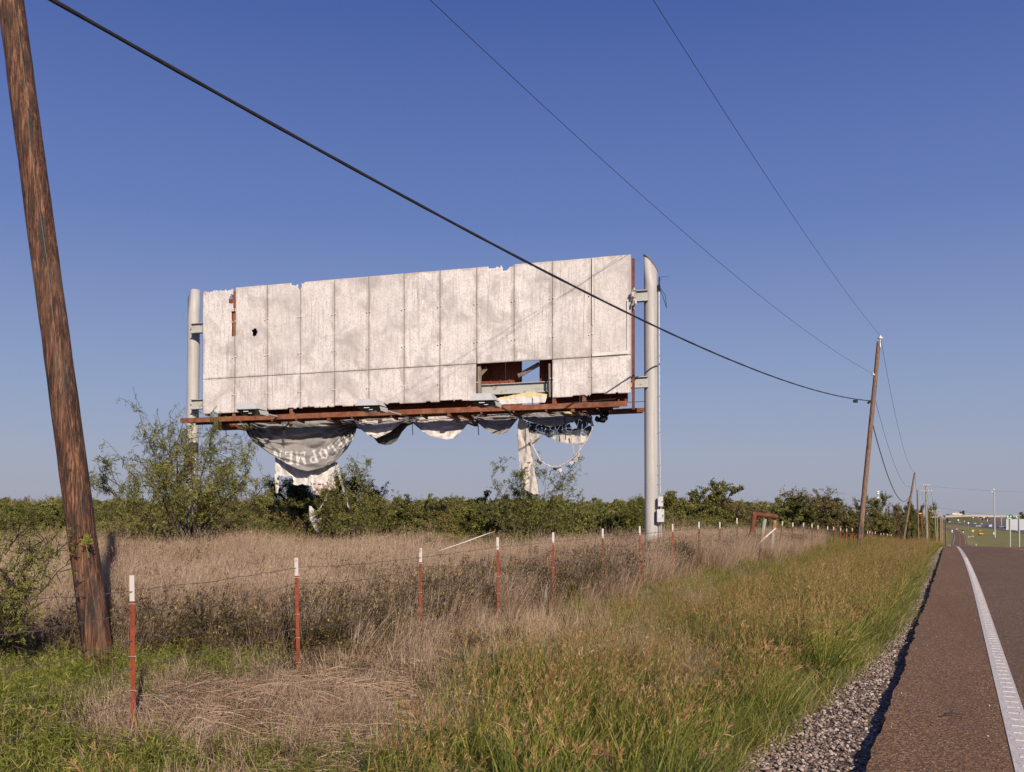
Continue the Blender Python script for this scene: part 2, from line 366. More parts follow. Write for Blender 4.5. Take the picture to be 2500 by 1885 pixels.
# asphalt: brown chip seal
def roadmat(name, dk, lt):
    m, nt, p = newmat(name); v = coords(nt)
    vo = N(nt, 'ShaderNodeTexVoronoi'); vo.inputs['Scale'].default_value = 72; nt.links.new(v, vo.inputs['Vector'])
    sx = N(nt, 'ShaderNodeSeparateColor'); nt.links.new(vo.outputs['Color'], sx.inputs[0])
    c = ramp(nt, sx.outputs[0], [(0, dk), (.35, tuple(.6*a+.4*b for a, b in zip(dk, lt))), (.7, lt), (.93, tuple(x*1.5 for x in lt)), (.985, (.42, .36, .3))])
    n = noise(nt, coords(nt, 'Object', (1, .12, 1)), 1.6, 5, .6)
    c = mixc(nt, ramp(nt, n, [(.35, (.0, .0, .0)), (.75, (.5, .5, .5))]), c, tuple(x*.6 for x in lt), 'MIX')
    cr = N(nt, 'ShaderNodeTexVoronoi', feature='DISTANCE_TO_EDGE'); cr.inputs['Scale'].default_value = .55
    wv = v; nt.links.new(wv, cr.inputs['Vector'])
    crm = ramp(nt, cr.outputs['Distance'], [(.0, (.8, .8, .8)), (.006, (0, 0, 0))])
    gate = ramp(nt, noise(nt, v, .35, 3), [(.52, (0, 0, 0)), (.6, (1, 1, 1))]); c = mixc(nt, mixc(nt, 1.0, crm, gate, 'MULTIPLY'), c, (.015, .011, .009))
    pat = noise(nt, coords(nt, 'Object', (.5, .09, 1)), 1.0, 6, .65); c = mixc(nt, ramp(nt, pat, [(.45, (0, 0, 0)), (.62, (.4, .4, .4))]), c, tuple(x*.45 for x in lt))
    nt.links.new(c, p.inputs['Base Color']); p.inputs['Roughness'].default_value = .85
    bump(nt, p, vo.outputs['Distance'], .9, .006); return m
MT['shoulder'] = roadmat('brown_chip_seal', (.035, .019, .012), (.27, .14, .05))
MT['lane'] = roadmat('darker_chip_seal', (.028, .018, .012), (.225, .122, .05))
m, nt, p = newmat('road_white_paint'); v = coords(nt)
c = ramp(nt, noise(nt, v, 60, 6, .8), [(.38, (.13, .095, .07)), (.46, (.6, .55, .49)), (.7, (.78, .73, .66))])
nt.links.new(c, p.inputs['Base Color']); p.inputs['Roughness'].default_value = .7; bump(nt, p, noise(nt, v, 70, 3), .4, .004); MT['white'] = m
MT['yline'] = simple('road_yellow_paint', (.62, .28, .03), (.5, .2, .03), scale=8, rough=.8)
MT['highway'] = simple('highway_asphalt', (.15, .14, .145), (.11, .105, .11), scale=.05, rough=.9)
# ground
m, nt, p = newmat('ground_earth'); v = coords(nt)
a = noise(nt, v, 3.5, 8, .7); c = ramp(nt, a, [(.3, (.05, .035, .022)), (.5, (.13, .09, .06)), (.7, (.22, .16, .11))])
big = noise(nt, v, .035, 5, .6)
sx = N(nt, 'ShaderNodeSeparateXYZ'); nt.links.new(v, sx.inputs[0])
gr = ramp(nt, noise(nt, v, .06, 12, .8), [(.3, (.10, .105, .02)), (.45, (.17, .16, .032)), (.6, (.25, .215, .055)), (.75, (.3, .24, .08))])
far = N(nt, 'ShaderNodeMapRange', ins={1: 60, 2: 110}); nt.links.new(sx.outputs[1], far.inputs[0])
c = mixc(nt, far.outputs[0], c, gr)
# dry tan belt between highway and overpass
f2 = N(nt, 'ShaderNodeMapRange', ins={1: 1500, 2: 1700}); nt.links.new(sx.outputs[1], f2.inputs[0])
c = mixc(nt, f2.outputs[0], c, ramp(nt, noise(nt, v, .02, 4), [(.35, (.2, .14, .075)), (.65, (.14, .11, .055))]))
nt.links.new(c, p.inputs['Base Color']); p.inputs['Roughness'].default_value = .95; bump(nt, p, a, .6, .03); MT['ground'] = m
m, nt, p = newmat('gravel_bed'); v = coords(nt)
vo = N(nt, 'ShaderNodeTexVoronoi'); vo.inputs['Scale'].default_value = 30; nt.links.new(v, vo.inputs['Vector'])
sx = N(nt, 'ShaderNodeSeparateColor'); nt.links.new(vo.outputs['Color'], sx.inputs[0])
c = ramp(nt, sx.outputs[0], [(0, (.03, .02, .014)), (.5, (.12, .08, .058)), (.8, (.26, .19, .145))])
nt.links.new(c, p.inputs['Base Color']); p.inputs['Roughness'].default_value = .95; bump(nt, p, vo.outputs['Distance'], 1, .02); MT['gravelbed'] = m
MT['stone'] = None
m, nt, p = newmat('limestone_gravel'); oi = N(nt, 'ShaderNodeObjectInfo')
c = ramp(nt, oi.outputs['Random'], [(0, (.12, .075, .055)), (.4, (.27, .195, .15)), (.8, (.42, .33, .265)), (1, (.56, .48, .41))])
c = mixc(nt, ramp(nt, noise(nt, coords(nt), 3, 4), [(.5, (0, 0, 0)), (.7, (.6, .6, .6))]), c, (.2, .15, .12))
nt.links.new(c, p.inputs['Base Color']); p.inputs['Roughness'].default_value = .9; MT['stone'] = m
# vegetation
MT['g_green'] = leafmat('green_grass', [(.0, (.022, .042, .008)), (.3, (.07, .105, .015)), (.5, (.15, .175, .026)), (.72, (.28, .26, .05)), (1, (.45, .36, .11))], .16)
MT['g_seed'] = leafmat('grass_seed_heads', [(.0, (.11, .06, .022)), (.4, (.25, .15, .058)), (.7, (.4, .25, .11)), (1, (.55, .37, .18))], .15)
MT['g_tan'] = leafmat('dead_grass', [(.0, (.11, .068, .04)), (.35, (.28, .19, .12)), (.65, (.46, .335, .23)), (1, (.64, .5, .37))], .2)
MT['g_weed'] = leafmat('brown_weeds', [(.0, (.03, .021, .012)), (.4, (.08, .055, .03)), (.65, (.115, .095, .038)), (.85, (.18, .15, .05)), (1, (.24, .17, .085))], .15)
MT['g_rag'] = leafmat('ragweed', [(.0, (.04, .055, .01)), (.4, (.12, .145, .022)), (.7, (.24, .25, .045)), (1, (.36, .34, .08))], .3)
MT['g_yel'] = leafmat('yellowing_leaves', [(.0, (.1, .045, .014)), (.4, (.22, .12, .03)), (.7, (.36, .25, .05)), (1, (.48, .36, .08))], .3)
MT['g_straw'] = leafmat('flattened_straw', [(.0, (.12, .075, .045)), (.4, (.28, .185, .115)), (.7, (.42, .3, .195)), (1, (.6, .46, .32))], .1)
MT['l_mesq'] = leafmat('mesquite_leaves', [(.0, (.045, .055, .014)), (.35, (.14, .152, .036)), (.65, (.25, .245, .062)), (1, (.38, .35, .11))], .3)
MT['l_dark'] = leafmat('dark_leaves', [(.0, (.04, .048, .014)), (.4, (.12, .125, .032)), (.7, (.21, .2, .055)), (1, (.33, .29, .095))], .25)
MT['l_brown'] = leafmat('browning_leaves', [(.0, (.06, .045, .02)), (.4, (.15, .115, .045)), (.7, (.24, .18, .07)), (1, (.34, .26, .12))], .2)
MT['bark'] = simple('grey_brown_bark', (.09, .065, .05), (.045, .032, .026), (1, 1, .3), 20, .9)
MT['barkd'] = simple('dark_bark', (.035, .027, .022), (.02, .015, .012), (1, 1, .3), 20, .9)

# ------------------------------------------------------------------ ground, road, markings, gravel
def grid_mesh(name, us, vs2, fn, mats, smooth=True, mi=None):
    U, Vv = np.meshgrid(us, vs2); X, Y, Z = fn(U, Vv); n, k = U.shape
    V = np.stack([X, Y, Z], -1).reshape(-1, 3); i = np.arange(n*k).reshape(n, k)
    F = np.stack([i[:-1, :-1], i[:-1, 1:], i[1:, 1:], i[1:, :-1]], -1).reshape(-1, 4)
    me = fast_mesh(name, V, F, smooth=smooth, mi=mi); return link(name, me, mats)
tk = np.unique(np.concatenate([np.arange(-40, 0, 4), np.arange(0, 50, .5), np.arange(50, 140, 1.5), np.arange(140, 460, 6), np.arange(460, 2000, 20), np.arange(2000, 6001, 250)]))
dk = np.unique(np.concatenate([np.arange(-900, -120, 60), np.arange(-120, -40, 5), np.arange(-40, -14, 1.2), np.arange(-14, -1.2, .4), [-1.2, -.9, -.7, -.56, E0-.004, E0+.02], [2, 5, E1-.02, E1+.01, 9, 10, 12], np.arange(14, 40, 4), np.arange(40, 200, 12), np.arange(200, 1500, 60)]))
def gfn(D, T):
    L = D + road_c(T); return L, T, gz(L, T)
g = grid_mesh('ground', dk, tk, gfn, MT['ground']); tag(g, kind='structure')
tr = np.unique(np.concatenate([np.arange(-40, 0, 4), np.arange(0, 40, .12), np.arange(40, 140, .8), np.arange(140, 460, 4), np.arange(460, 1500, 12)]))
def edge(T): return E0 + (fbm(T*3.1, T*0+1, 4, 2)-.5)*.09*sm(200, 30, T)
def crown(d): return .0 + 0*d
def rfn(zo, edge_left=None):
    def f(D, T):
        c = road_c(T); Dn = D.copy()
        if edge_left is not None: Dn = np.where(D <= E0+.001, edge(T), D)
        L = Dn + c; return L, T, road_z(T) + zo + .0*D
    return f
o = grid_mesh('road', np.array([E0, -.3, 0, .43, .7, 1.5, 2.5, YC, 5.5, 7, E1]), tr, rfn(0, True), [MT['shoulder'], MT['lane']])
nD = 10; mi_ = np.tile(np.array([0, 0, 0] + [1]*5 + [1, 0]), len(tr)-1); o.data.polygons.foreach_set('material_index', mi_); tag(o, kind='structure')
# broken pavement edge (the drop-off)
def efn(D, T): return edge(T)+.002 - D*.05 + road_c(T), T, road_z(T) - D*.16 + .0005
o = grid_mesh('road_edge', np.array([0, .5, 1]), tr, lambda D, T: (edge(T) - D*.02 + road_c(T) + (D > 0)*(fbm(T*9, D*5, 2, 3)-.5)*.03, T, road_z(T) - D*.16), MT['lane'], smooth=False); tag(o, kind='structure')
def marking(name, d0, d1, t0, t1, mat, zo=.005):
    t = tr[(tr >= t0) & (tr <= t1)]
    return tag(grid_mesh(name, np.array([d0, (d0+d1)/2, d1]), t, rfn(zo), mat), kind='structure')
o = marking('road_marking', LW0, LW1, -20, 1290, MT['white'])
mb = MB()
rng = random.Random(3)
tt = 2.0
while tt < 45:     # raised ribs of the profiled edge line
    z = float(road_z(tt)); mb.box(((LW0+LW1)/2+.0 + float(road_c(tt)) + .012, tt, z+.007), ((LW1-LW0)*.6, .016, .008)); tt += .27
tag(mb.build('road_marking', MT['white'], bevel=.004), kind='structure')
marking('road_marking', 7.25, 7.38, 90, 1290, MT['white'])
marking('road_marking', YC-.15, YC-.05, 10, 1290, MT['yline']); marking('road_marking', YC+.05, YC+.15, 10, 1290, MT['yline'])
o = grid_mesh('gravel_shoulder', np.linspace(0, 1, 9), tr[tr < 110], lambda D, T: ((E0-.01 - D*(.66 + .95*sm(16, 6, T)*1.0 + .3*(fbm(T*.6, T*0, 3, 6)-.5))) + road_c(T), T,
        gz((E0-.01 - D*(.66+.95*sm(16, 6, T))) + road_c(T), T)+.015 - D*.02), MT['gravelbed']); tag(o, kind='structure')
# ------------------------------------------------------------------ billboard
BO = cw(-10.57, 32.6, 5.12); BE = cw(3.60, 28.9, 5.33)
BU = Vector((BE.x-BO.x, BE.y-BO.y, 0)); BL = BU.length; BU.normalize(); BN = Vector((BU.y, -BU.x, 0))   # BN faces the road and camera
SL = .21/BL
def BP(s, n, z): return BO + BU*s + BN*n + Vector((0, 0, z + SL*s))
def bray(x, y, n=0.0):
    """photo point -> (s, z) on the vertical plane n metres in front of the board"""
    e = Vector((0, 0, EYE)); d = (pt(x, y, 10) - e); q = BO + BN*n
    k = (q-e).dot(BN)/d.dot(BN); w = e + d*k - BO
    s = w.dot(BU); return s, w.z - SL*s
def bw(x, y, n=0.0): s, z = bray(x, y, n); return BP(s, n, z)
bb = empty('billboard', BP(BL/2, -.4, -5.0), 'derelict roadside billboard of weathered white panels on two steel columns', 'billboard')
PW = BL/12
def panel(i, z0, z1, cut):
    cell = .035; nu = int(PW/cell); nv = int((z1-z0)/cell)
    us = np.linspace(.002, PW-.002, nu+1); vs_ = np.linspace(z0+.004, z1-.004, nv+1)
    U, Vv = np.meshgrid(us, vs_); bulge = (fbm(U*1.3+i*7, Vv*.8, 3, 11)-.5)*.05 + .006*np.sin(Vv*2+i)
    n0 = .0 + bulge + .006*(i % 2)
    S = U + i*PW
    P0 = np.array(BO)[None, None] + S[..., None]*np.array(BU) + n0[..., None]*np.array(BN); P0[..., 2] += Vv + SL*S
    P1 = P0 - .02*np.array(BN)
    uc = (us[:-1]+us[1:])/2 + i*PW; vc = (vs_[:-1]+vs_[1:])/2; UC, VC = np.meshgrid(uc, vc)
    keep = ~cut(UC, VC, i)
    idx = np.arange((nu+1)*(nv+1)).reshape(nv+1, nu+1); off = idx.size
    q = np.stack([idx[:-1, :-1], idx[:-1, 1:], idx[1:, 1:], idx[1:, :-1]], -1)
    F = [q[keep], (q[keep]+off)[:, ::-1]]
    kp = np.pad(keep, 1)
    for dy, dx, a, b in ((0, -1, (0, 0), (1, 0)), (0, 1, (1, 1), (0, 1)), (-1, 0, (0, 1), (0, 0)), (1, 0, (1, 0), (1, 1))):
        nb = kp[1+dy:kp.shape[0]-1+dy, 1+dx:kp.shape[1]-1+dx]; e = keep & ~nb; yy, xx = np.nonzero(e)
        A = idx[yy+a[0], xx+a[1]]; B = idx[yy+b[0], xx+b[1]]; F.append(np.stack([A, B, B+off, A+off], -1))
    F = np.concatenate(F); V = np.concatenate([P0.reshape(-1, 3), P1.reshape(-1, 3)])
    me = fast_mesh('panel', V, F)
    uvl = me.uv_layers.new(name='pan'); li = F.ravel() % off
    eu = np.minimum(U, PW-U).ravel()[li]; ev = np.minimum(Vv-z0, z1-Vv).ravel()[li]
    uvl.data.foreach_set('uv', np.stack([np.minimum(eu, ev*1.6), ev], -1).astype(np.float32).ravel())
    return link('face_panel', me, MT['panel'], bb)
def blob(S, Z, cs, cz, rs, rz, seed=0, j=.5):
    r = np.hypot((S-cs)/rs, (Z-cz)/rz); return r + (fbm(S*9, Z*9, 3, seed)-.5)*j*2 < 1
a0 = bray(503, 700); a1 = bray(550, 717); a2 = bray(640, 618); a3 = bray(1085, 578); a4 = bray(500, 648)
def cut_top(S, Z, i):
    c = (Z > 4.262 - .05*np.clip(fbm(S*3, S*0, 3, 5)-.55, 0, 1))
    c |= (blob(S, Z, a1[0], a1[1], .10, .13, 2))
    c |= (np.abs(S-a0[0]-.03) < .06) & (Z > a0[1]-.42) & (Z < a0[1]+.42)
    c |= blob(S, Z, a4[0]+.02, a4[1], .12, .14, 4); c |= (np.abs(S-PW) < .025) & (Z > a4[1]-.3)
    c |= blob(S, Z, a2[0]+.05, 4.29, .24, .10, 6) | blob(S, Z, a2[0]+.13, 4.15, .05, .14, 9)
    c |= (S > a3[0]-.6+.2*fbm(Z*9, Z*0, 2)) & (S < a3[0]-.05) & (Z > 4.13+.13*fbm(S*7, S*0, 4, 3)) | blob(S, Z, a3[0]+.3, 4.3, .12, .09, 13)
    c |= blob(S, Z, a3[0]+.1, 4.22, .13, .12, 3)
    if i == 0: c |= (Z > 4.2+.1*(fbm(S*12, S*0, 2, 2)-.5)*1.2)
    return c
def cut_low(S, Z, i):
    e = .03 + .10*fbm(S*3.1, S*0, 4, 9)*(i > 1) + .03*fbm(S*9, S*0, 2, 3)
    if i == 11: e = .02 + .16*fbm(S*2.2, S*0, 3, 4)
    if i == 10: e = e*.6
    return Z < e
for i in range(12):
    panel(i, 1.221, 4.27, cut_top)
    if i not in (8, 9): panel(i, 0, 1.219, cut_low)
mb = MB(); s_a = 11*PW+.04; s_b = 12*PW-.07
mb.prism([(s_a, 1.24), (s_b, 1.26), (s_b, 2.9), (s_b-.035, 2.9), (s_b-.04, 1.36), (s_b-.5, 1.335), (s_a+.3, 1.34), (s_a, 1.33)], lambda s, z, n: BP(s, n, z), .045, .036)
mb.prism([(s_a+.0, 4.24), (s_a+.025, 4.24), (s_a+.03, 2.2), (s_a, 2.2)], lambda s, z, n: BP(s, n, z), .045, .036)
mb.build('paper_remnant', MT['vinylw'], bb)
# fixings: pairs of bolts down every seam
bmsh = MB().box((0, 0, 0), (.026, .026, .026)).mesh('bolt_head'); bmsh.materials.append(MT['strip'])
for i in range(1, 12):
    for z in (.62, 1.9, 3.1):
        for ds in ((-.055, .05) if z > 1 else (-.045, .04)):
            if i == 9 and z < 1: continue
            bo_ = link('bolt_head', bmsh, MT['strip'], bb); bo_.location = BP(i*PW+ds, .035, z + .012*((ds*100) % 3))
# steel behind the face
def Pf(s, z, n): return BP(s, n, z)
for s in (.12, PW*1.0-.05, 3.3, 6.5, 12.26, 13.2, BL+.06):
    z0 = -.42 if s not in (.12,) else -.02; hw = .06 if s < BL else .035
    top = 4.16
    mb = MB()
    mb.prism([(s-hw, z0), (s+hw, z0), (s+hw, top), (s-hw, top)], Pf, -.05, -.062)
    mb.prism([(s-.005, z0), (s+.005, z0), (s+.005, top), (s-.005, top)], Pf, -.062, -.17)
    mb.prism([(s-hw, z0), (s+hw, z0), (s+hw, top), (s-hw, top)], Pf, -.17, -.182)
    mb.build('upright_stud', MT['rust_pipe'] if s > BL else MT['rust'], bb)
def ibeam(s0, s1, n, z, h, w, t=.022):
    mb = MB()
    q = lambda n0, z0, n1, z1: mb.add([BP(s, nn, zz) for s in (s0, s1) for nn, zz in ((n0, z0), (n1, z0), (n1, z1), (n0, z1))],
        [(0, 1, 2, 3), (7, 6, 5, 4), (0, 4, 5, 1), (1, 5, 6, 2), (2, 6, 7, 3), (3, 7, 4, 0)])
    q(n-w/2, z+h/2-t, n+w/2, z+h/2); q(n-w/2, z-h/2, n+w/2, z-h/2+t); q(n-.012, z-h/2+t, n+.012, z+h/2-t)
    return mb
for z in (.44, 3.08):
    ibeam(-.7, BL+.48, -.42, z, .34, .2).build('cross_beam', MT['beam'], bb)
# back face: rusty sheets with one sheet missing
g0 = bray(1127, 800, -.78)[0]; g1 = bray(1165, 800, -.78)[0]
for s0, s1 in [(.1+i*1.3, .1+(i+1)*1.3-.01) for i in range(int((g0-.1)/1.3))] + [(.1+int((g0-.1)/1.3)*1.3, g0), (g1, g1+1.3), (g1+1.31, BL-.2)]:
    mb = MB(); n_ = max(2, int((s1-s0)/.1))
    top = lambda s: 4.1
    mb.prism([(s0, -.1), (s1, -.1), (s1, 4.1), (s0, 4.1)], Pf, -.8, -.83)
    k = s0+.12
    while k < s1-.05: mb.prism([(k, -.08), (k+.04, -.08), (k+.04, 4.05), (k, 4.05)], Pf, -.77, -.8); k += .33
    mb.build('back_panel', MT['rust_sheet'], bb)
# loose timbers seen in the hole
MB().beam(bw(1120, 812, -.55), bw(1165, 786, -.35), .05, .13).build('broken_batten', MT['wood_grey'], bb); MB().beam(bw(1036, 812, -.3), bw(1052, 795, -.3), .05, .1).build('broken_batten', MT['wood_grey'], bb)
MB().beam(bw(1036, 788, -.2), bw(1036, 862, -.2), .1, .12, up=BN).build('hole_frame', MT['wood_grey'], bb); MB().beam(bw(1187, 786, -.06), bw(1188, 858, -.06), .05, .06, up=BN).build('hole_frame', MT['wood_grey'], bb)
# columns
def column(name, x0, y0, x1, Z, r, ytop_l, ytop_r):
    pb = pt(x1, 1170, Z); base = cw((x1-CX)/FV*Z, Z); gzb = gzf(base.x, base.y)-.2
    topc = cw((x0-CX)/FV*Z, Z); zl = EYE + (HY-ytop_l)/FV*Z; zr = EYE + (HY-ytop_r)/FV*Z
    vs_, fs = [], []; n = 40
    for lev in range(13):
        for k in range(n):
            a = 2*math.pi*k/n; dx, dz = math.cos(a)*r, math.sin(a)*r
            X = dx*cps - dz*sps; Y = dx*sps + dz*cps
            ztop = zl + (zr-zl)*(dx/r+1)/2 if zl > zr else zr + (zl-zr)*max(0, (-dx/r))**1.6
            f = lev/12; zz = gzb + (ztop-gzb)*f; c = base.lerp(topc, (zz-gzb)/(max(zl, zr)-gzb))
            vs_.append((c.x+X, c.y+Y, zz))
    for lev in range(12):
        for k in range(n): k2 = (k+1) % n; fs.append((lev*n+k, lev*n+k2, (lev+1)*n+k2, (lev+1)*n+k))
    # inner wall for the open slanted end
    b = len(vs_)
    for k in range(n):
        v = Vector(vs_[12*n+k]); c = topc.copy(); c.z = v.z; vs_.append(tuple(c + (v-c)*.955))
    for k in range(n):
        v = vs_[b+k]; vs_.append((v[0], v[1], v[2]-.5))
    for k in range(n):
        k2 = (k+1) % n; fs.append((12*n+k, 12*n+k2, b+k2, b+k)); fs.append((b+k, b+k2, b+n+k2, b+n+k))
    mb = MB(); mb.add(vs_, fs); return mb.build(name, MT['column'], bb, smooth=False), (base, topc)
cR, (cRb, cRt) = column('column', 1405.5, 0, 1407.5, 29.35, .2085, 551, 588)
cL, _ = column('column', 419.5, 0, 412.5, 33.6, .2085, 654, 627)
for c_ in (cR, cL):
    for q in c_.data.polygons: q.use_smooth = len(q.vertices) == 4 and abs(q.normal.z) < .4
# rim of the slanted cut
vv = [v.co.copy() for v in cR.data.vertices][12*40:13*40]
MB().tube([v + Vector((0, 0, .004)) for v in vv] + [vv[0]], .016, 5, caps=False).build('column_rim', MT['rust'], cR)
# catwalk
A0 = bray(389, 909, .85); A1 = bray(1355, 872, .85)
mb = MB()
def rail(s0, z0, s1, z1, n0, n1, h, dz=0):
    mb.add([BP(s, n, z+dz+k) for (s, z) in ((s0, z0), (s1, z1)) for n, k in ((n0, 0), (n1, 0), (n1, h), (n0, h))],
           [(0, 3, 2, 1), (4, 5, 6, 7), (0, 1, 5, 4), (1, 2, 6, 5), (2, 3, 7, 6), (3, 0, 4, 7)])
rail(A0[0], A0[1], A1[0], A1[1], .85, .835, .13, -.06)
rail(A0[0], A0[1], A1[0], A1[1], .85, .79, .012, -.072)
rail(A0[0], A0[1], A1[0], A1[1], .85, .78, .012, .071)
mb.build('catwalk_rail', MT['rust'], bb)
mb = MB(); rail(A0[0]+.1, A0[1], A1[0]-.3, A1[1], .775, .34, .03, -.05); mb.build('catwalk_deck', MT['rust'], bb)
mb = MB(); rail(A0[0]+.25, A0[1], A1[0]-.5, A1[1], .335, .28, .12, -.1); mb.build('catwalk_rail', MT['rust'], bb)
B0 = bray(461, 925, -1.9); B1 = bray(1392, 886, -1.9)
mb = MB(); rail(B0[0], B0[1], B1[0], B1[1], -1.9, -1.93, .14, -.06); mb.build('catwalk_rail', MT['rust'], bb)
mb = MB(); rail(B0[0]+.1, B0[1], B1[0]-.1, B1[1], -1.94, -2.35, .03, -.05); mb.build('catwalk_deck', MT['rust'], bb)
def zrail(s): return A0[1] + (A1[1]-A0[1])*(s-A0[0])/(A1[0]-A0[0])
for xv in (467, 710, 970, 1237):
    s = bray(xv, 905, .8)[0]; z = zrail(s)-.12
    mb = MB(); mb.beam(BP(s, .82, z+.02), BP(s, -2.2, z-.02), .1, .13); mb.beam(BP(s, .82, z-.05), BP(s, -2.2, z-.09), .16, .012)
    mb.build('outrigger_arm', MT['rust'], bb)
for xv in (520, 588, 640, 760, 845, 910, 1040, 1110, 1180, 1290):
    s = bray(xv, 900, .8)[0]; z = zrail(s)-.07; MB().beam(BP(s, .82, z-.02), BP(s, .25, z-.07), .05, .07).build('deck_bracket', MT['rust'], bb)
# conduits and hangers below the board
mb = MB()
mb.tube([BP(1.2, .15, -.28), BP(4, .12, -.36), BP(7, .16, -.30), BP(10.5, .1, -.26), BP(14.2, .14, -.1)], .014, 6)
mb.tube([BP(1.0, .2, -.33), BP(6, .2, -.37), BP(11, .2, -.30), BP(14.0, .15, -.22), (cRb.x, cRb.y, BP(15, 0, -.13).z)], .009, 6)
for xv, y0, y1 in ((487, 915, 947), (611, 916, 945), (614, 920, 950), (1150, 860, 890), (1032+0, 905, 940), (1022+120, 905, 935), (1220, 900, 950), (890, 905, 940), (779, 905, 915)):
    mb.tube([bw(xv, y0, .3), bw(xv+2, y1, .32)], .014, 5)
mb.build('conduit', MT['dark'], bb)
# floodlights on arms
def flood(hx, hy, bx_, by_, lab):
    base = bw(bx_, by_, -.1); head = bw(hx, hy, 2.25)
    f = BN.copy(); r = BU.copy(); u = Vector((0, 0, 1))
    t = empty('floodlight', head, lab, 'floodlight', 'floodlights along the billboard catwalk')
    return t, head, base
def q3(c, a, b, d): return c + BU*a + BN*b + Vector((0, 0, d))
for k, (hx, hy, bx_, by_) in enumerate(((541, 885, 630, 906), (800, 877, 905, 905), (1047, 866, 1128, 903))):
    s, z = bray(hx, hy, 2.0); c = BP(s, 2.0, z); t = empty('lamp', c); t.parent = None
    mb = MB()   # housing: hipped lid over a tapered body, sloping towards the board
    w, d = .36, .28
    lid = [q3(c, -w, .3, 0), q3(c, w, .3, 0), q3(c, w, -.42, .0), q3(c, -w, -.42, .0),
           q3(c, -w+.05, .2, .2), q3(c, w-.14, .2, .2), q3(c, w-.14, -.36, .19), q3(c, -w+.05, -.36, .19)]
    mb.add(lid, [(0, 1, 5, 4), (1, 2, 6, 5), (2, 3, 7, 6), (3, 0, 4, 7), (4, 5, 6, 7), (3, 2, 1, 0)])
    mb.beam(q3(c, -w-.02, .3, -.008), q3(c, w+.02, .3, -.008), .03, .03)
    hs = mb.build('housing', MT['lampgrey'], t, bevel=.008)
    mb = MB()
    body = [q3(c, -w+.02, .28, -.02), q3(c, w-.02, .28, -.02), q3(c, w-.02, -.40, -.02), q3(c, -w+.02, -.40, -.02),
            q3(c, -w+.15, .16, -.17), q3(c, w-.1, .16, -.17), q3(c, w-.02, -.40, -.14), q3(c, -w+.15, -.3, -.17)]
    mb.add(body, [(0, 4, 5, 1), (1, 5, 6, 2), (2, 6, 7, 3), (3, 7, 4, 0), (7, 6, 5, 4)])
    mb.build('lens', MT['lens'], t)
    mb = MB(); mb.box(q3(c, -.02, .236, -.075), (.17, .012, .026), Matrix.Rotation(math.atan2(BU.y, BU.x), 3, 'Z')); mb.box(q3(c, .1, .19, -.13), (.12, .012, .022), Matrix.Rotation(math.atan2(BU.y, BU.x), 3, 'Z')); mb.build('reflection_strip', MT['strip'], t)
    mb = MB(); mb.add([q3(c, w-.02, .1, -.03), q3(c, w+.03, -.42, -.03), q3(c, w+.03, -.42, -.17), q3(c, w-.02, .0, -.15), q3(c, w-.16, .02, -.17), q3(c, w-.16, -.42, -.17)], [(0, 3, 2, 1), (3, 4, 5, 2)]); mb.build('ballast_box', MT['lampgrey'], t)
    b = bw(bx_, by_, -.1); m_ = q3(c, w-.06, -.4, -.1)
    mb = MB(); mb.tube([m_, m_.lerp(b, .5)+Vector((0, 0, -.01)), b], [.03, .028, .025], 8); mb.build('arm', MT['galv'] if k != 2 else MT['bark'], t)
    t.name = 'floodlight'
    tag(t, ['grey floodlight on an arm in front of the second panel from the left', 'grey floodlight on an arm in front of the sixth panel, middle of the three',
            'grey floodlight on an arm below the gap where panels are missing'][k], 'floodlight', 'floodlights along the billboard catwalk')
# service conduit and boxes on the right column
mb = MB(); x0 = 1426
def cz(y): return EYE + (HY-y)/FV*29.35
cx = lambda x: cw((x-CX)/FV*29.2, 29.2)
def C(x, y): v = cx(x); v.z = cz(y); return v
mb.tube([C(1423.5, 622), C(1424.5, 900), C(1426.5, 1068)], .024, 8)
for y in (725, 857, 935, 1005, 1025, 770, 1045): mb.box(C(1424.5, y), (.07, .06, .03))
mb.tube([C(1427, 1075), C(1428, 1165)], .02, 8); mb.tube([C(1424, 1128), C(1424, 1165)], .015, 8)
mb.build('service_conduit', MT['galv'], bb)
mb = MB(); mb.tube([C(1424, 600), C(1424, 618)], .02, 6); mb.tube([C(1424, 612), C(1430, 600), C(1445, 601)], .006, 4); mb.tube([C(1426, 625), C(1437, 640), C(1440, 668)], .01, 4); mb.tube([C(1425, 628), C(1431, 640), C(1439, 665)], .01, 4); mb.tube([C(1423, 618), C(1424, 632)], .05, 6)
mb.build('service_head', MT['cable'], bb)
Rz = Matrix.Rotation(PSI, 3, 'Z')
for y, w, h, dp in ((1084, .14, .28, .14), (1114, .2, .37, .16)):
    c = cw((1426-CX)/FV*29.05, 29.05, cz(y)); mb = MB(); mb.box(c, (w, dp, h), Rz); mb.box(c + Rz @ Vector((0, -dp/2-.008, 0)), (w+.02, .016, h+.02), Rz)
    b = mb.build('electrical_box', MT['galv'], bb, bevel=.006)
    MB().box(c + Rz @ Vector((w*.35, -dp/2-.025, 0)), (.02, .02, .05), Rz).build('latch', MT['dark'], b)
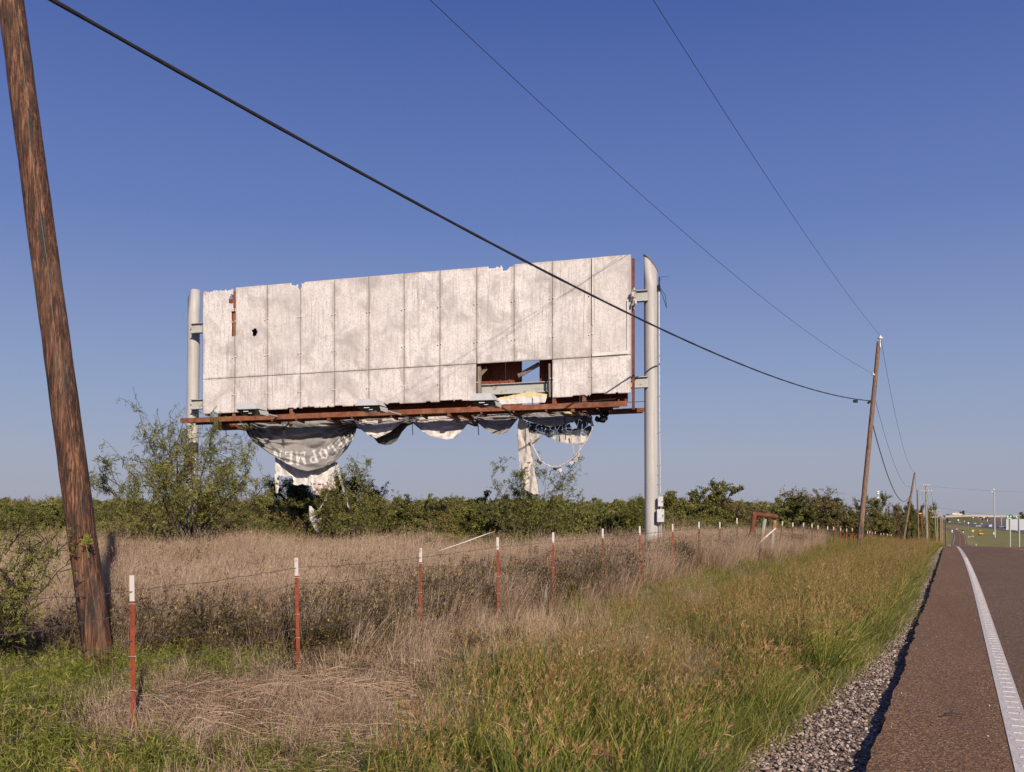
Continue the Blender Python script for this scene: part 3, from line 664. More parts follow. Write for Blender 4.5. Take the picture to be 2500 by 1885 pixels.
# grey rag caught on the right edge of the board
# ------------------------------------------------------------------ torn vinyl
ban = empty('torn_banner', BP(5, .1, -.3), 'torn grey and white vinyl banner sagging in swags under the billboard catwalk', 'banner')
def interp_curve(pts, n):
    p = np.array(pts, float); d = np.concatenate([[0], np.cumsum(np.hypot(*np.diff(p, axis=0).T))]); s = np.linspace(0, d[-1], n)
    return np.stack([np.interp(s, d, p[:, 0]), np.interp(s, d, p[:, 1])], -1)
def inseg(px, py, ax, ay, bx_, by_, w):
    dx, dy = bx_-ax, by_-ay; L2 = dx*dx+dy*dy+1e-9; t = np.clip(((px-ax)*dx+(py-ay)*dy)/L2, 0, 1)
    return np.hypot(px-ax-t*dx, py-ay-t*dy) < w
# glyph strokes in a unit cell (x right, y up), thick serif capitals
GL = {'D': [(.1, 0, .1, 1, .1), (0, 0, .4, 0, .045), (0, 1, .4, 1, .045), (.4, 0, .7, .25, .07), (.7, .25, .7, .75, .1), (.7, .75, .4, 1, .07)],
      'E': [(.15, 0, .15, 1, .1), (0, 0, .65, 0, .045), (0, 1, .65, 1, .045), (.15, .5, .5, .5, .045), (.65, 0, .65, .18, .045), (.65, 1, .65, .82, .045)],
      'V': [(.1, 1, .38, 0, .1), (.38, 0, .68, 1, .05), (0, 1, .25, 1, .045), (.55, 1, .8, 1, .045)],
      'L': [(.15, 0, .15, 1, .1), (0, 0, .6, 0, .045), (.6, 0, .6, .22, .05), (0, 1, .32, 1, .045)],
      'O': [(.35, 0, .1, .25, .06), (.1, .25, .1, .75, .1), (.1, .75, .35, 1, .06), (.35, 1, .62, .75, .06), (.62, .75, .62, .25, .1), (.62, .25, .35, 0, .06)],
      'P': [(.15, 0, .15, 1, .1), (0, 0, .32, 0, .045), (0, 1, .45, 1, .045), (.45, 1, .62, .85, .06), (.62, .85, .62, .65, .09), (.62, .65, .45, .5, .06), (.45, .5, .15, .5, .045)],
      'M': [(.1, 0, .1, 1, .045), (.1, 1, .42, .1, .1), (.42, .1, .75, 1, .045), (.75, 1, .75, 0, .1), (0, 0, .22, 0, .045), (.62, 0, .9, 0, .045)],
      'N': [(.1, 0, .1, 1, .045), (.1, 1, .65, 0, .1), (.65, 0, .65, 1, .045), (0, 0, .22, 0, .045), (.52, 1, .8, 1, .045)],
      'T': [(.35, 0, .35, 1, .1), (.05, 1, .68, 1, .045), (.05, 1, .05, .8, .045), (.68, 1, .68, .8, .045), (.2, 0, .5, 0, .045)]}
def glyph_mask(px, py, ch, x, y, h, ang):
    """px,py photo units; glyph origin (x,y), height h, reading direction ang (y down)"""
    ux, uy = math.cos(ang), math.sin(ang); vx, vy = uy, -ux       # glyph 'up'
    a = ((px-x)*ux + (py-y)*uy)/h; b = ((px-x)*vx + (py-y)*vy)/h
    m = np.zeros(px.shape, bool)
    for s in GL[ch]: m |= inseg(a, b, *s[:4], s[4]*1.15)
    return m
def swag(name, top, bot, n0, bulge, mats, prints=None, folds=(9, .03), gather=(0, 1), nu=150, nv=80, hole=None):
    T = interp_curve(top, nu); B = interp_curve(bot, nu)
    t = np.linspace(0, 1, nv)[:, None, None]; Q = T[None]*(1-t) + B[None]*t
    u = np.linspace(0, 1, nu)[None, :]; v = np.linspace(0, 1, nv)[:, None]
    dep = bulge*np.clip((v-.3)/.7, 0, 1)**1.5*np.sin(np.pi*np.clip(u, 0, 1))**.7
    for gside in gather:      # pleats fanning out from the gathered corner
        gx, gy = Q[0, -1 if gside else 0]; th = np.arctan2(Q[..., 1]-gy, Q[..., 0]-gx); rr = np.hypot(Q[..., 1]-gy, Q[..., 0]-gx)
        dep = dep + folds[1]*np.sin(th*folds[0]*2 + 3*fbm(th*2, rr*.01, 2, 4))*np.exp(-rr/110)*np.minimum(rr/12, 1)
    cat = (v*7 + 2.2*np.sin(np.pi*u) + 2*fbm(u*3+v*0, v*3, 2, 7))
    dep = dep + folds[1]*.55*np.sin(cat*2*np.pi*.8)*np.minimum(v*5, 1) + .07*(fbm(u*6+v*0, v*5+u*0, 4, 12)-.5) + .05*(np.abs(fbm(u*9+v*3, v*4-u*5, 3, 15)-.5)*2)
    V = np.zeros((nv, nu, 3)); e = np.array([0, 0, EYE])
    for j in range(nv):
        for i in range(nu):
            w = bw(Q[j, i, 0], Q[j, i, 1], n0-.2+float(dep[j, i])); V[j, i] = w
    idx = np.arange(nu*nv).reshape(nv, nu); F = np.stack([idx[:-1, :-1], idx[1:, :-1], idx[1:, 1:], idx[:-1, 1:]], -1).reshape(-1, 4)
    cx_ = (Q[:-1, :-1]+Q[1:, 1:])/2; px, py = cx_[..., 0], cx_[..., 1]; mi = np.zeros(px.shape, int)
    if prints: mi = prints(px, py, mi)
    mi = mi.ravel()
    if hole is not None: k = ~hole(px, py).ravel(); F = F[k]; mi = mi[k]
    me = fast_mesh(name, V.reshape(-1, 3), F, smooth=True, mi=mi)
    return link(name, me, mats, ban)
def pr1(px, py, mi):
    word = [('M', 690, 700, 90, 0), ('P', 812, 706, 84, 0), ('O', 930, 672, 88, 0), ('L', 1030, 610, 84, 0), ('E', 1120, 560, 78, 0), ('V', 1212, 520, 58, 0), ('E', 1265, 478, 46, 0)]
    arc = [(575, 800), (700, 812), (835, 812), (945, 792), (1050, 752), (1135, 700), (1215, 640), (1290, 588), (1340, 540)]
    letters = 'NEMPOLEVE'; hs = [120, 122, 124, 122, 116, 106, 92, 74, 56]
    for i, ch in enumerate(letters):
        x, y = arc[i]; x2, y2 = arc[min(i+1, 8)]; x1, y1 = arc[max(i-1, 0)]
        ang = math.atan2(y1-y2, x1-x2); X, Y = c3(x, y-hs[i]*.95) ; h = hs[i]/4.5075/1.1302
        mi = np.where(glyph_mask(px, py, ch, X, Y, h, ang), 1, mi)
    return mi
S1t = [c3(175, 345), c3(600, 330), c3(1000, 335), c3(1260, 345), c3(1362, 370)]
S1b = [c3(175, 455), c3(215, 520), c3(270, 585), c3(420, 695), c3(510, 748), c3(650, 832), c3(760, 880), c3(860, 903), c3(1000, 872), c3(1170, 795), c3(1300, 655), c3(1375, 525), c3(1402, 430), c3(1368, 375)]
swag('swag', S1t, S1b, .02, .45, [MT['vinyl'], MT['print']], pr1, (13, .09), (0, 1), 240, 150)
def pr2(px, py, mi):
    a, b = c34(120, 150); mi = np.where(fbm(px*.04, py*.06, 2, 3) > .72, 0, 0)
    mi = mi + 0*px.astype(int)
    x0, y0 = c34(250, 255); x1, y1 = c34(470, 280)
    mi = np.where((py < c34(0, 275)[1]) & (px > x0) & (px < x1) & (fbm(px*.2, py*.2, 2) > .35), 2, mi)
    for A in ((350, 470, 470, 490, 22), (560, 480, 600, 520, 30), (650, 420, 740, 390, 16)):
        X0, Y0 = c34(A[0], A[1]); X1, Y1 = c34(A[2], A[3]); mi = np.where(inseg(px, py, X0, Y0, X1, Y1, A[4]/6.94), 1, mi)
    return mi.astype(int)
swag('swag', [c34(130, 245), c34(500, 200), c34(860, 225), c34(975, 262)], [c34(150, 270), c34(190, 370), c34(340, 490), c34(400, 530), c34(480, 556), c34(690, 462), c34(900, 300), c34(1000, 285)],
     .02, .35, [MT['vinylp'], MT['vinylw'], MT['vinyly']], pr2, (9, .04), (0, 1), 110, 70)
def pr2b(px, py, mi):
    for k, ch in enumerate('OT'):
        X, Y = c34(740+k*110-60, 470-k*60); mi = np.where(glyph_mask(px, py, ch, X, Y, 15, .0 - .25*k), 1, mi)
    return mi
swag('loose_flap', [c34(430, 520), c34(560, 500), c34(700, 430), c34(900, 290), c34(1035, 320)], [c34(455, 560), c34(515, 632), c34(620, 657), c34(700, 648), c34(790, 590), c34(870, 460), c34(940, 380), c34(1038, 332)],
     -.22, .2, [MT['vinylk'], MT['vinylr']], pr2b, (6, .03), (1,), 90, 50)
def pr3(px, py, mi):
    for A in ((1180, 470, 1215, 395, 20), (1350, 450, 1380, 500, 24), (1400, 500, 1560, 480, 20), (1510, 500, 1515, 570, 34), (1640, 520, 1720, 450, 40), (1230, 500, 1330, 540, 20)):
        X0, Y0 = c34(A[0], A[1]); X1, Y1 = c34(A[2], A[3]); mi = np.where(inseg(px, py, X0, Y0, X1, Y1, A[4]/6.94), 1, mi)
    return mi
swag('swag', [c34(985, 270), c34(1300, 190), c34(1600, 180), c34(1880, 290)], [c34(990, 290), c34(1045, 340), c34(1180, 452), c34(1300, 515), c34(1460, 560), c34(1560, 570), c34(1660, 550), c34(1780, 430), c34(1860, 330), c34(1885, 300)],
     .02, .42, [MT['vinylp'], MT['vinylw']], pr3, (11, .03), (0, 1), 130, 70)
swag('swag', [c2(500, 1375), c2(620, 1345), c2(800, 1345), c2(892, 1392)], [c2(502, 1385), c2(530, 1420), c2(610, 1490), c2(680, 1533), c2(730, 1545), c2(790, 1520), c2(850, 1450), c2(885, 1405), c2(893, 1398)],
     .02, .3, [MT['vinyl']], None, (9, .04), (0, 1), 100, 60)
swag('swag', [c2(888, 1388), c2(1000, 1345), c2(1250, 1335), c2(1440, 1370)], [c2(890, 1398), c2(1000, 1440), c2(1150, 1478), c2(1300, 1445), c2(1400, 1405), c2(1442, 1378)],
     .05, .25, [MT['vinyl']], None, (8, .04), (0,), 110, 60)
def polycloth(name, poly, n0, mats, cell=.75, rip=.06, torn=.9, seed=0, cracks=False, mi_fn=None, wave=.25):
    P = np.array(poly); x0, y0 = P.min(0)-1; x1, y1 = P.max(0)+1
    xs = np.arange(x0, x1, cell); ys = np.arange(y0, y1, cell); X, Y = np.meshgrid(xs, ys)
    CXx, CYy = np.meshgrid((xs[:-1]+xs[1:])/2, (ys[:-1]+ys[1:])/2)
    jx = CXx + (fbm(CXx*.25, CYy*.25, 3, seed)-.5)*torn*8; jy = CYy + (fbm(CXx*.25, CYy*.25, 3, seed+5)-.5)*torn*8
    ins = np.zeros(CXx.shape, bool); n = len(P)
    for i in range(n):
        xa, ya = P[i]; xb, yb = P[(i+1) % n]
        c = ((ya > jy) != (yb > jy)); ins ^= c & (jx < (xb-xa)*(jy-ya)/(yb-ya+1e-12)+xa)
    if cracks:
        r = np.random.RandomState(seed); pts = np.stack([r.uniform(x0, x1, 110), r.uniform(y0, y1, 110)], -1)
        wx = CXx+2.5*fbm(CXx*.5, CYy*.5, 2, 1); wy = CYy+2.5*fbm(CXx*.5, CYy*.5, 2, 2)
        D = np.sort(np.hypot(wx[..., None]-pts[:, 0], (wy[..., None]-pts[:, 1])), -1)
        ins &= ~((D[..., 1]-D[..., 0] < .55) & (fbm(CXx*.12, CYy*.12, 2, 6) > .42))
    dep = n0 - .12 + rip*.45*np.sin(X*wave+1.2*fbm(X*.05, Y*.03, 2, seed)*6) + rip*.9*(fbm(X*.06, Y*.035, 3, seed+2)-.5)*2
    V = np.zeros(X.shape+(3,))
    for j in range(X.shape[0]):
        for i in range(X.shape[1]): V[j, i] = bw(X[j, i], Y[j, i], float(dep[j, i]))
    idx = np.arange(X.size).reshape(X.shape); q = np.stack([idx[:-1, :-1], idx[1:, :-1], idx[1:, 1:], idx[:-1, 1:]], -1)
    mi = np.zeros(CXx.shape, int) if mi_fn is None else mi_fn(CXx, CYy)
    me = fast_mesh(name, V.reshape(-1, 3), q[ins], smooth=True, mi=mi[ins]); return link(name, me, mats, ban)
PL = lambda f, pts: [f(*p) for p in pts]
polycloth('hanging_rag', PL(c3, [(500, 745), (503, 860), (515, 940), (575, 955), (600, 965), (690, 955), (710, 1050), (740, 1060), (800, 1045), (890, 1065), (900, 880), (700, 820), (600, 760)]), .0, [MT['vinylw']], torn=.5)
polycloth('hanging_rag', PL(c3, [(500, 930), (545, 935), (520, 990), (548, 1010), (548, 1085), (530, 1148), (512, 1130), (500, 1030)]), .0, [MT['vinylw']], .6, torn=.3, seed=3)
def mi_rag(px, py):
    x0, y0 = c3(1010, 1110); m = (fbm(px*.16, py*.16, 3, 8) > .56) & (py > c3(0, 1040)[1]); return np.where(m, 1, np.where(fbm(px*.5, py*.5, 2, 3) > .62, 2, 0))
polycloth('hanging_rag', PL(c3, [(885, 890), (1030, 860), (1168, 795), (1150, 980), (1176, 1110), (1100, 1115), (1050, 1105), (1000, 1165), (940, 1160), (905, 1060)]), .05, [MT['vinylw'], MT['vinylr'], MT['vinylp']], torn=.5, seed=6, mi_fn=mi_rag)
polycloth('torn_strip', PL(c3, [(1165, 800), (1190, 810), (1225, 945), (1262, 1080), (1300, 1190), (1338, 1350), (1300, 1290), (1262, 1160), (1215, 1010), (1185, 930)]), -.05, [MT['vinylp']], .6, torn=.3, seed=8)
polycloth('torn_strip', PL(c3, [(1075, 1120), (1095, 1120), (1070, 1220), (1010, 1300), (975, 1360), (965, 1340), (1040, 1240)]), .0, [MT['vinylp']], .5, torn=.3, seed=9)
polycloth('torn_strip', PL(c3, [(878, 1290), (905, 1290), (950, 1360), (965, 1440), (1012, 1395), (1015, 1425), (960, 1500), (990, 1580), (1012, 1628), (960, 1575), (915, 1500), (884, 1420)]), .05, [MT['vinylp']], .6, torn=.4, seed=10)
polycloth('hanging_strip', PL(c4, [(765, 495), (738, 640), (735, 760), (752, 950), (775, 1150), (778, 1420), (850, 1480), (960, 1540), (1032, 1535), (1000, 1350), (962, 1165), (982, 1130), (935, 930), (905, 750), (880, 600), (800, 500)]), .1, [MT['vinylp']], .7, rip=.07, torn=.25, seed=12, wave=.38)
polycloth('shredded_netting', PL(c4, [(780, 500), (900, 560), (1100, 600), (1350, 540), (1500, 470), (1640, 430), (1750, 470), (1775, 590), (1750, 680), (1700, 745), (1480, 735), (1240, 735), (1165, 775), (1060, 720), (890, 690), (770, 670), (745, 640)]), .0, [MT['vinyld']], .42, torn=.5, seed=14, cracks=True)
polycloth('torn_fringe', PL(c4, [(870, 680), (1080, 730), (1035, 795), (985, 830), (960, 910), (930, 800)]), .0, [MT['vinylp']], .6, torn=1.1, seed=15)
polycloth('torn_fringe', PL(c4, [(1200, 770), (1260, 732), (1480, 740), (1690, 742), (1650, 830), (1560, 850), (1440, 850), (1330, 835), (1260, 800)]), .0, [MT['vinylp']], .6, torn=1.3, seed=16)
polycloth('yellow_edge', PL(c2, [(690, 1245), (820, 1220), (985, 1188), (1120, 1208), (1118, 1235), (900, 1235), (800, 1250), (700, 1262)]), .12, [MT['vinyly']], .6, rip=.015, torn=.2, seed=17)
polycloth('swag', PL(c2, [(700, 1262), (860, 1232), (985, 1222), (1118, 1235), (1105, 1275), (900, 1285), (700, 1295), (690, 1275)]), .12, [MT['vinylw']], .6, rip=.015, torn=.2, seed=18)
polycloth('yellow_edge', PL(c2, [(1230, 1330), (1300, 1325), (1400, 1375), (1345, 1385), (1270, 1370)]), .15, [MT['vinyly']], .6, torn=.6, seed=19)
mb = MB(); rr_ = random.Random(2)
def ropeof(pts, r0=.02, n0=.0):
    P = interp_curve(PL(c4, pts), 60); w = [bw(p[0]+rr_.uniform(-.5, .5), p[1]+rr_.uniform(-.5, .5), n0) for p in P]
    mb.tube(w, [r0*rr_.uniform(.5, 1.6) for _ in w], 5); return w
r1 = ropeof([(900, 820), (970, 930), (1010, 1010), (1050, 1080), (1120, 1130), (1200, 1165), (1290, 1165), (1400, 1110), (1500, 1040), (1570, 960), (1640, 860), (1700, 780), (1760, 650), (1745, 490)], .022)
ropeof([(1470, 740), (1490, 900), (1510, 1000)], .016); ropeof([(960, 1160), (1030, 1160), (1090, 1120)], .016)
mb.build('torn_hem', MT['vinylp'], ban)
for a, b, w_, h_, sd_, mt_ in ((1045, 1105, 50, 45, 3, 'vinyld'), (1240, 1190, 45, 28, 4, 'vinyld'), (1310, 1210, 28, 50, 5, 'vinylp'), (1465, 1105, 35, 28, 6, 'vinylp'), (1560, 985, 22, 40, 7, 'vinylp'), (1610, 880, 26, 36, 8, 'vinylp'), (1015, 1015, 14, 40, 9, 'vinyld'), (1530, 1060, 30, 40, 10, 'vinylp')):
    polycloth('rag_tatter', PL(c4, [(a-w_, b-h_*.6), (a, b-h_), (a+w_, b-h_*.3), (a+w_*.7, b+h_*.7), (a, b+h_), (a-w_*.7, b+h_*.2)]), .0, [MT[mt_]], .4, torn=1.6, seed=20+sd_)
# bundled sheet and rag at the right end
def bundle(name, x0, y0, x1, y1, label, mats, n0=.2, seed=0, cnt=16, parent=None):
    r = random.Random(seed); mb = MB()
    for k in range(cnt):
        ax = r.uniform(x0, x1); ay = r.uniform(y0, y1)
        pts = [bw(ax + r.uniform(-4, 4)*j/3, ay + (y1-y0)*.12*j + r.uniform(-2, 2), n0 + r.uniform(-.2, .2)) for j in range(4)]
        mb.tube(pts, [r.uniform(.02, .06), r.uniform(.04, .09), r.uniform(.03, .08), .01], 6, mi=r.choice([0, 0, 1]) if len(mats) > 1 else 0)
    o = mb.build(name, mats, parent)
    if label: tag(o, label, 'plastic sheet')
    return o
bundle('plastic_sheet', 1288, 882, 1318, 905, 'black plastic sheet bunched at the right end of the catwalk', [MT['cable'], MT['vinyld']], .2, 4, 22)
bundle('caught_rag', 1367, 618, 1373, 655, None, [MT['vinylp']], .0, 5, 8, bb)

# ------------------------------------------------------------------ utility poles
def pole(name, xb, yb, xt, yt, Z, rb, rt, mat, label, zb=None, Zt=None, sides=24, knots=True, group=None):
    b = cw((xb-CX)/FV*Z, Z); zt = EYE + (HY-yt)/FV*(Zt or Z); t = cw((xt-CX)/FV*(Zt or Z), (Zt or Z), zt)
    g0_ = gzf(b.x, b.y); vis = Vector((b.x, b.y, EYE + (HY-yb)/FV*Z))
    bot = vis + (vis-t)*((vis.z-(g0_-.3))/(t.z-vis.z)) if vis.z > g0_ else Vector((b.x, b.y, g0_-.3))
    base = bot + (t-bot)*(.3/(t.z-bot.z))
    e = empty(name, base, label, 'utility pole', group)
    n = 60 if knots else 8; pts = []; rads = []
    r = random.Random(int(xb))
    ax = (t-bot)
    for i in range(n+1):
        f = i/n; p = bot + ax*f
        if knots: p = p + Vector((r.uniform(-1, 1), r.uniform(-1, 1), 0))*.0025
        pts.append(p); rads.append((rb + (rt-rb)*f)*(1 + (r.uniform(-.012, .012) if knots else 0)))
    mb = MB(); mb.tube(pts, rads, sides); o = mb.build('shaft', mat, e, smooth=True)
    return e, bot, t
# near pole: base at 10.2 m, top far out of frame
Zp = 10.2
nearb = pt(214, 1440, Zp); k_ = 1.0
topx = 22 - (214-22)/1440*1010
e1, b1, t1 = pole('utility_pole', 215, 1436, topx, -1010, Zp, .152, .118, MT['pole_dark'], 'thick dark creosoted pole leaning left in the near foreground', sides=32)
# small copper ground wire running down the pole
rr_ = random.Random(8); ax = (t1-b1).normalized(); side = (cw(.7, -.72)).normalized(); pts = []
L1 = (t1-b1).length
for i in range(90):
    f = i/89; rad = .152 + (.125-.152)*f + .001; c = b1 + (t1-b1)*f
    a = .55 + .1*math.sin(f*13) + .07*math.sin(f*37); d = cw(math.sin(a), -math.cos(a)).normalized(); pts.append(c + d*rad)
MB().tube(pts, .0028, 5).build('ground_wire', simple('dull_copper', (.16, .12, .07), (.09, .08, .05), scale=3, rough=.5), e1)
def catpts(a, b, sag, n=60): return [a.lerp(b, i/n) + Vector((0, 0, -4*sag*(i/n)*(1-i/n))) for i in range(n+1)]
e2, b2, t2 = pole('utility_pole', 1857, 1168, 1898.5, 738, 56, .158, .118, MT['pole_brown'], 'brown timber pole leaning right with a white insulator on top, behind the fence')
def pole2(y, dx=0, dz=0): f = (y-738)/(1168-738); return pt(1898.5+(1857-1898.5)*f+dx, y, 56)
mb = MB(); q = pole2(738, 2); tp = pt(1901.5, 728, 56)
mb.tube([pole2(752, 1, 0)+Vector((.1, -.12, 0)), tp+Vector((0, 0, -.05))], .03, 8); mb.build('insulator_pin', MT['galv'], e2)
def insulator(c, parent, s=1):
    mb = MB(); mb.tube([c+Vector((0, 0, z*s)) for z in (-.12, -.1, -.04, -.03, .02, .03, .08)], [r*s for r in (.05, .13, .14, .07, .08, .05, .04)], 12); return mb.build('insulator', MT['strip'], parent)
insulator(tp, e2, 1.1); insulator(pole2(808, -5), e2, .8)
mb = MB(); mb.tube([pole2(808, -5), pole2(808, 6)], .02, 6); mb.build('bolt', MT['galv'], e2)
e3, b3, t3 = pole('utility_pole', 1953, 1160, 1976, 1021, 118, .15, .11, MT['pole_brown'], 'brown leaning pole, second along the line beyond the tall leaning one', knots=False, sides=12)
def V_(f, x, y): return f(x, y)
def far_pole(xb, yb, xt, yt, Z, r, mat, label, arms=(), cat='utility pole'):
    X0, Y0 = cp(xb, yb); X1, Y1 = cp(xt, yt)
    e, b, t = pole('utility_pole', X0, Y0, X1, Y1, Z, r, r*.75, mat, label, knots=False, sides=10)
    for (yy, xa, xb2) in arms:
        A, Yy = cp(xa, yy); B, _ = cp(xb2, yy); mb = MB(); mb.beam(pt(A, Yy, Z-.3), pt(B, Yy, Z-.3), .16, .18); ar = mb.build('crossarm', MT['pole_grey'], e)
        for fr in (0.02, .3, .7, .98):
            p = pt(A, Yy, Z-.3).lerp(pt(B, Yy, Z-.3), fr); MB().tube([p+Vector((0, 0, .05)), p+Vector((0, 0, .18)), p+Vector((0, 0, .34))], [.04, .1, .06], 6).build('insulator', MT['strip'], ar)
    return e, b, t
f4 = far_pole(378, 1270, 357, 330, 172, .17, MT['pole_brown'], 'dark brown upright pole standing just right of the second leaning pole')
f5 = far_pole(566, 1280, 543, 200, 205, .2, MT['pole_grey'], 'tall grey pole with a white crossarm above the road end', [(362, 445, 668), (236, 480, 630)])
f5b = far_pole(585, 1150, 572, 650, 215, .16, MT['pole_brown'], 'short brown stub pole pressed against the tall grey pole')
f6 = far_pole(772, 1395, 732, 770, 285, .2, MT['pole_tan'], 'tan pole with two crossarms beside the far bend', [(795, 620, 860), (930, 675, 800)])
f7 = far_pole(800, 1400, 790, 810, 300, .22, MT['pole_tan'], 'thick tan pole just right of the tan pole with two crossarms', [(850, 730, 880)])
fars = [f6[0]]
for i, (xb, xt, yt, Z) in enumerate(((862, 862, 885, 380), (890, 888, 905, 430), (908, 905, 920, 480), (945, 948, 940, 540))):
    far_pole(xb, 1240 + 30*(i % 2), xt, yt, Z, .22, MT['pole_tan'], ['first', 'second', 'third', 'fourth'][i] + ' of four small tan poles in a row at the far end', [(yt+14, xt-38, xt+38)])
far_pole(972, 1440, 962, 985, 270, .16, MT['post_dark'], 'short dark pole with a small white plate at its foot by the far road')
X0, Y0 = cp(972, 1385)
MB().box(pt(X0, Y0, 269.6), (.9, .1, .6), Rz).build('plate', MT['strip'], bpy.data.objects[COL.objects[-2].name] if False else None) if False else None
# yellow green sprig growing against the near pole
rs_ = random.Random(4); mb = MB(); q = pt(184, 1172, 9.9)
for k in range(34):
    a = rs_.uniform(0, 6.28); o_ = Vector((math.cos(a), rs_.uniform(-.5, .1), math.sin(a)+.15)).normalized(); f_ = rs_.uniform(0, .09); p_ = q + cw(rs_.uniform(-.03, .05), 0) + Vector((0, 0, f_-.03)); s_ = o_.cross(Vector((0, 1, .3))).normalized()*.008
    p2 = p_ + o_*rs_.uniform(.03, .075); mb.add([p_, (p_+p2)/2+s_, p2, (p_+p2)/2-s_], [(0, 1, 2, 3)])
mb.tube([q + Vector((0, 0, -.16)) + cw(.02, .05), q], .003, 4)
SPRIG = tag(mb.build('leaf_sprig', simple('sprig_green', (.3, .32, .04), (.2, .24, .03), scale=9)), 'small yellow green sprig against the face of the near leaning pole', 'sprig')
# cables
def cable(name, pts, r, label, sides=8, mat='cable'):
    p = pts[len(pts)//2]; o = MB().tube(pts, r, sides).build(name, MT[mat]); return tag(o, label, 'cable')
pA = b1.lerp(t1, (7.45-b1.z)/(t1.z-b1.z)); pB = pole2(866, -4)
fat = catpts(pA, pB, .97, 90)
cable('overhead_cable', fat, [.026 + .003*math.sin(i*2.1) for i in range(91)], 'thick black bundled cable crossing the sky from the near pole')
cb = tag(MB().tube([pA + Vector((.1, 0, .1)), pA], .03, 6).build('cable_clamp', MT['dark']), 'small dark clamp holding the thick cable on the near pole', 'clamp') if False else None
mb = MB(); q0 = fat[81]; q1 = fat[82]; dz_ = Vector((0, 0, -.12)); mb.beam(q0+dz_, q0+(q1-q0).normalized()*.75+dz_, .13, .14); o = mb.build('splice_case', MT['dark']); tag(o, 'black splice case hanging on the thick cable short of the pole', 'splice case')
mb = MB(); mb.beam(pole2(871, -11), pole2(862, 1), .12, .14); mb.build('cable_clamp', MT['dark'], e2)
tA = b1.lerp(t1, (12.15-b1.z)/(t1.z-b1.z))
cable('power_line', catpts(tA, pole2(808, -5), .95, 80), .007, 'thin middle wire running from the top edge down to the leaning pole', 5)
cable('power_line', catpts(cw(-8.3, -2, 13.75), tp + Vector((0, 0, .08)), .9, 90), .007, 'thin right wire ending on the insulator at the pole top', 5)
q3a = t3 + Vector((0, 0, .1)); p3 = lambda y: pt(1976-(1976-1953)*(y-1021)/139, y, 118)
cable('power_line', catpts(tp + Vector((0, 0, .08)), q3a, 1.9, 60), .011, 'thin upper wire sagging from the insulator to the second leaning pole', 5)
cable('power_line', catpts(pole2(860, 3), p3(1048), 1.9, 60), .011, 'thin lower wire sagging between the two leaning poles', 5)
cable('overhead_cable', catpts(pole2(917, 4), p3(1062), 2.6, 60), .03, 'dark cable drooping low between the two leaning poles', 6)
cable('overhead_cable', catpts(p3(1075), f4[2] - Vector((0, 0, 5.5)), 1.6, 30), .03, 'dark cable drooping on from the second leaning pole', 5)
cable('power_line', catpts(q3a, f4[2], 1.0, 30), .014, 'thin wire from the second leaning pole to the dark upright pole', 5)
for i, (xa, xb_) in enumerate(((452, 640), (560, 735), (660, 840))):
    A, Ya = cp(xa, 370); B, Yb = cp(xb_, 790); cable('power_line', catpts(pt(A, Ya, 204.5), pt(B, Yb, 284.5), 2.2, 24), .022, ['leftmost', 'middle', 'rightmost'][i] + ' of three wires hanging from the white crossarm', 4)
A, Ya = cp(600, 238); cable('power_line', catpts(pt(A, Ya, 204.5), pt(A+500, Ya+8, 190), 1.0, 30), .018, 'upper faint wire leading right from the tall grey pole', 4)
A, Ya = cp(600, 680); cable('power_line', catpts(pt(A, Ya, 205), pt(A+500, Ya+40, 190), 1.0, 30), .02, 'lower faint wire leading right from the stub pole', 4)

# ------------------------------------------------------------------ wire fence
fence = empty('wire_fence', (-6.3, 10, gzf(-6.3, 10)), 'barbed wire fence on red and rusty steel posts with white tips', 'fence')
#        x,  ytop, Z, height, lean, mat, tip
PST = [(285, 1243, 7.4, 1.62, -.01, 'post_red'), (640, 1205, 9.83, 1.5, -.02, 'post_red'), (909, 1184, 12.5, 1.5, .01, 'post_red'), (1075, 1161, 14.5, 1.5, -.01, 'post_red'),
       (1195, 1150, 16.5, 1.5, 0, 'post_red'), (1302, 1142, 18.8, 1.4, 0, 'post_rust'), (1382, 1137, 21.0, 1.4, 0, 'post_red'), (1453, 1132, 23.3, 1.4, 0, 'post_red'),
       (1510, 1127, 25.8, 1.4, .01, 'post_rust'), (1555, 1128, 28.0, 1.4, 0, 'post_rust'), (1592, 1119, 30.2, 1.4, 0, 'post_rust'),
       (1691, 1126, 36.5, 1.4, .16, 'post_rust'), (1713, 1129, 38.9, 1.4, .08, 'post_rust'), (1736, 1129, 41.5, 1.4, .04, 'post_rust'), (1754, 1131, 44, 1.4, 0, 'post_rust'),
       (1767, 1135, 46.5, 1.4, .03, 'post_red'), (1788, 1137, 49.2, 1.4, .02, 'post_rust'), (1801, 1138, 52, 1.4, 0, 'post_dark'), (1816, 1140, 55, 1.4, 0, 'post_red'), (1829, 1142, 58, 1.4, 0, 'post_red'), (1841, 1141, 61, 1.4, 0, 'post_red'),
       (1874, 1147, 68, 1.4, 0, 'post_red'), (1879, 1147, 71, 1.4, .02, 'post_red'), (1884, 1148, 74, 1.4, 0, 'post_red'), (1891, 1148, 77, 1.4, 0, 'post_red'), (1903, 1152, 84, 1.4, 0, 'post_rust'),
       (1909, 1152, 89, 1.4, 0, 'post_rust'), (1917, 1153, 94, 1.4, 0, 'post_rust'), (1925, 1154, 99, 1.4, 0, 'post_rust')]
def tprofile(p0, p1, w=.035, d=.03):
    """T-section post from p0 to p1"""
    a = (p1-p0); L = a.length; fx = cw(1, 0).normalized(); fy = cw(0, 1).normalized(); mb = MB()
    mb.beam(p0, p1, w, .006, up=fy); mb.beam(p0+fy*(d/2+.003), p1+fy*(d/2+.003), .006, d, up=fy)
    return mb
tops = []
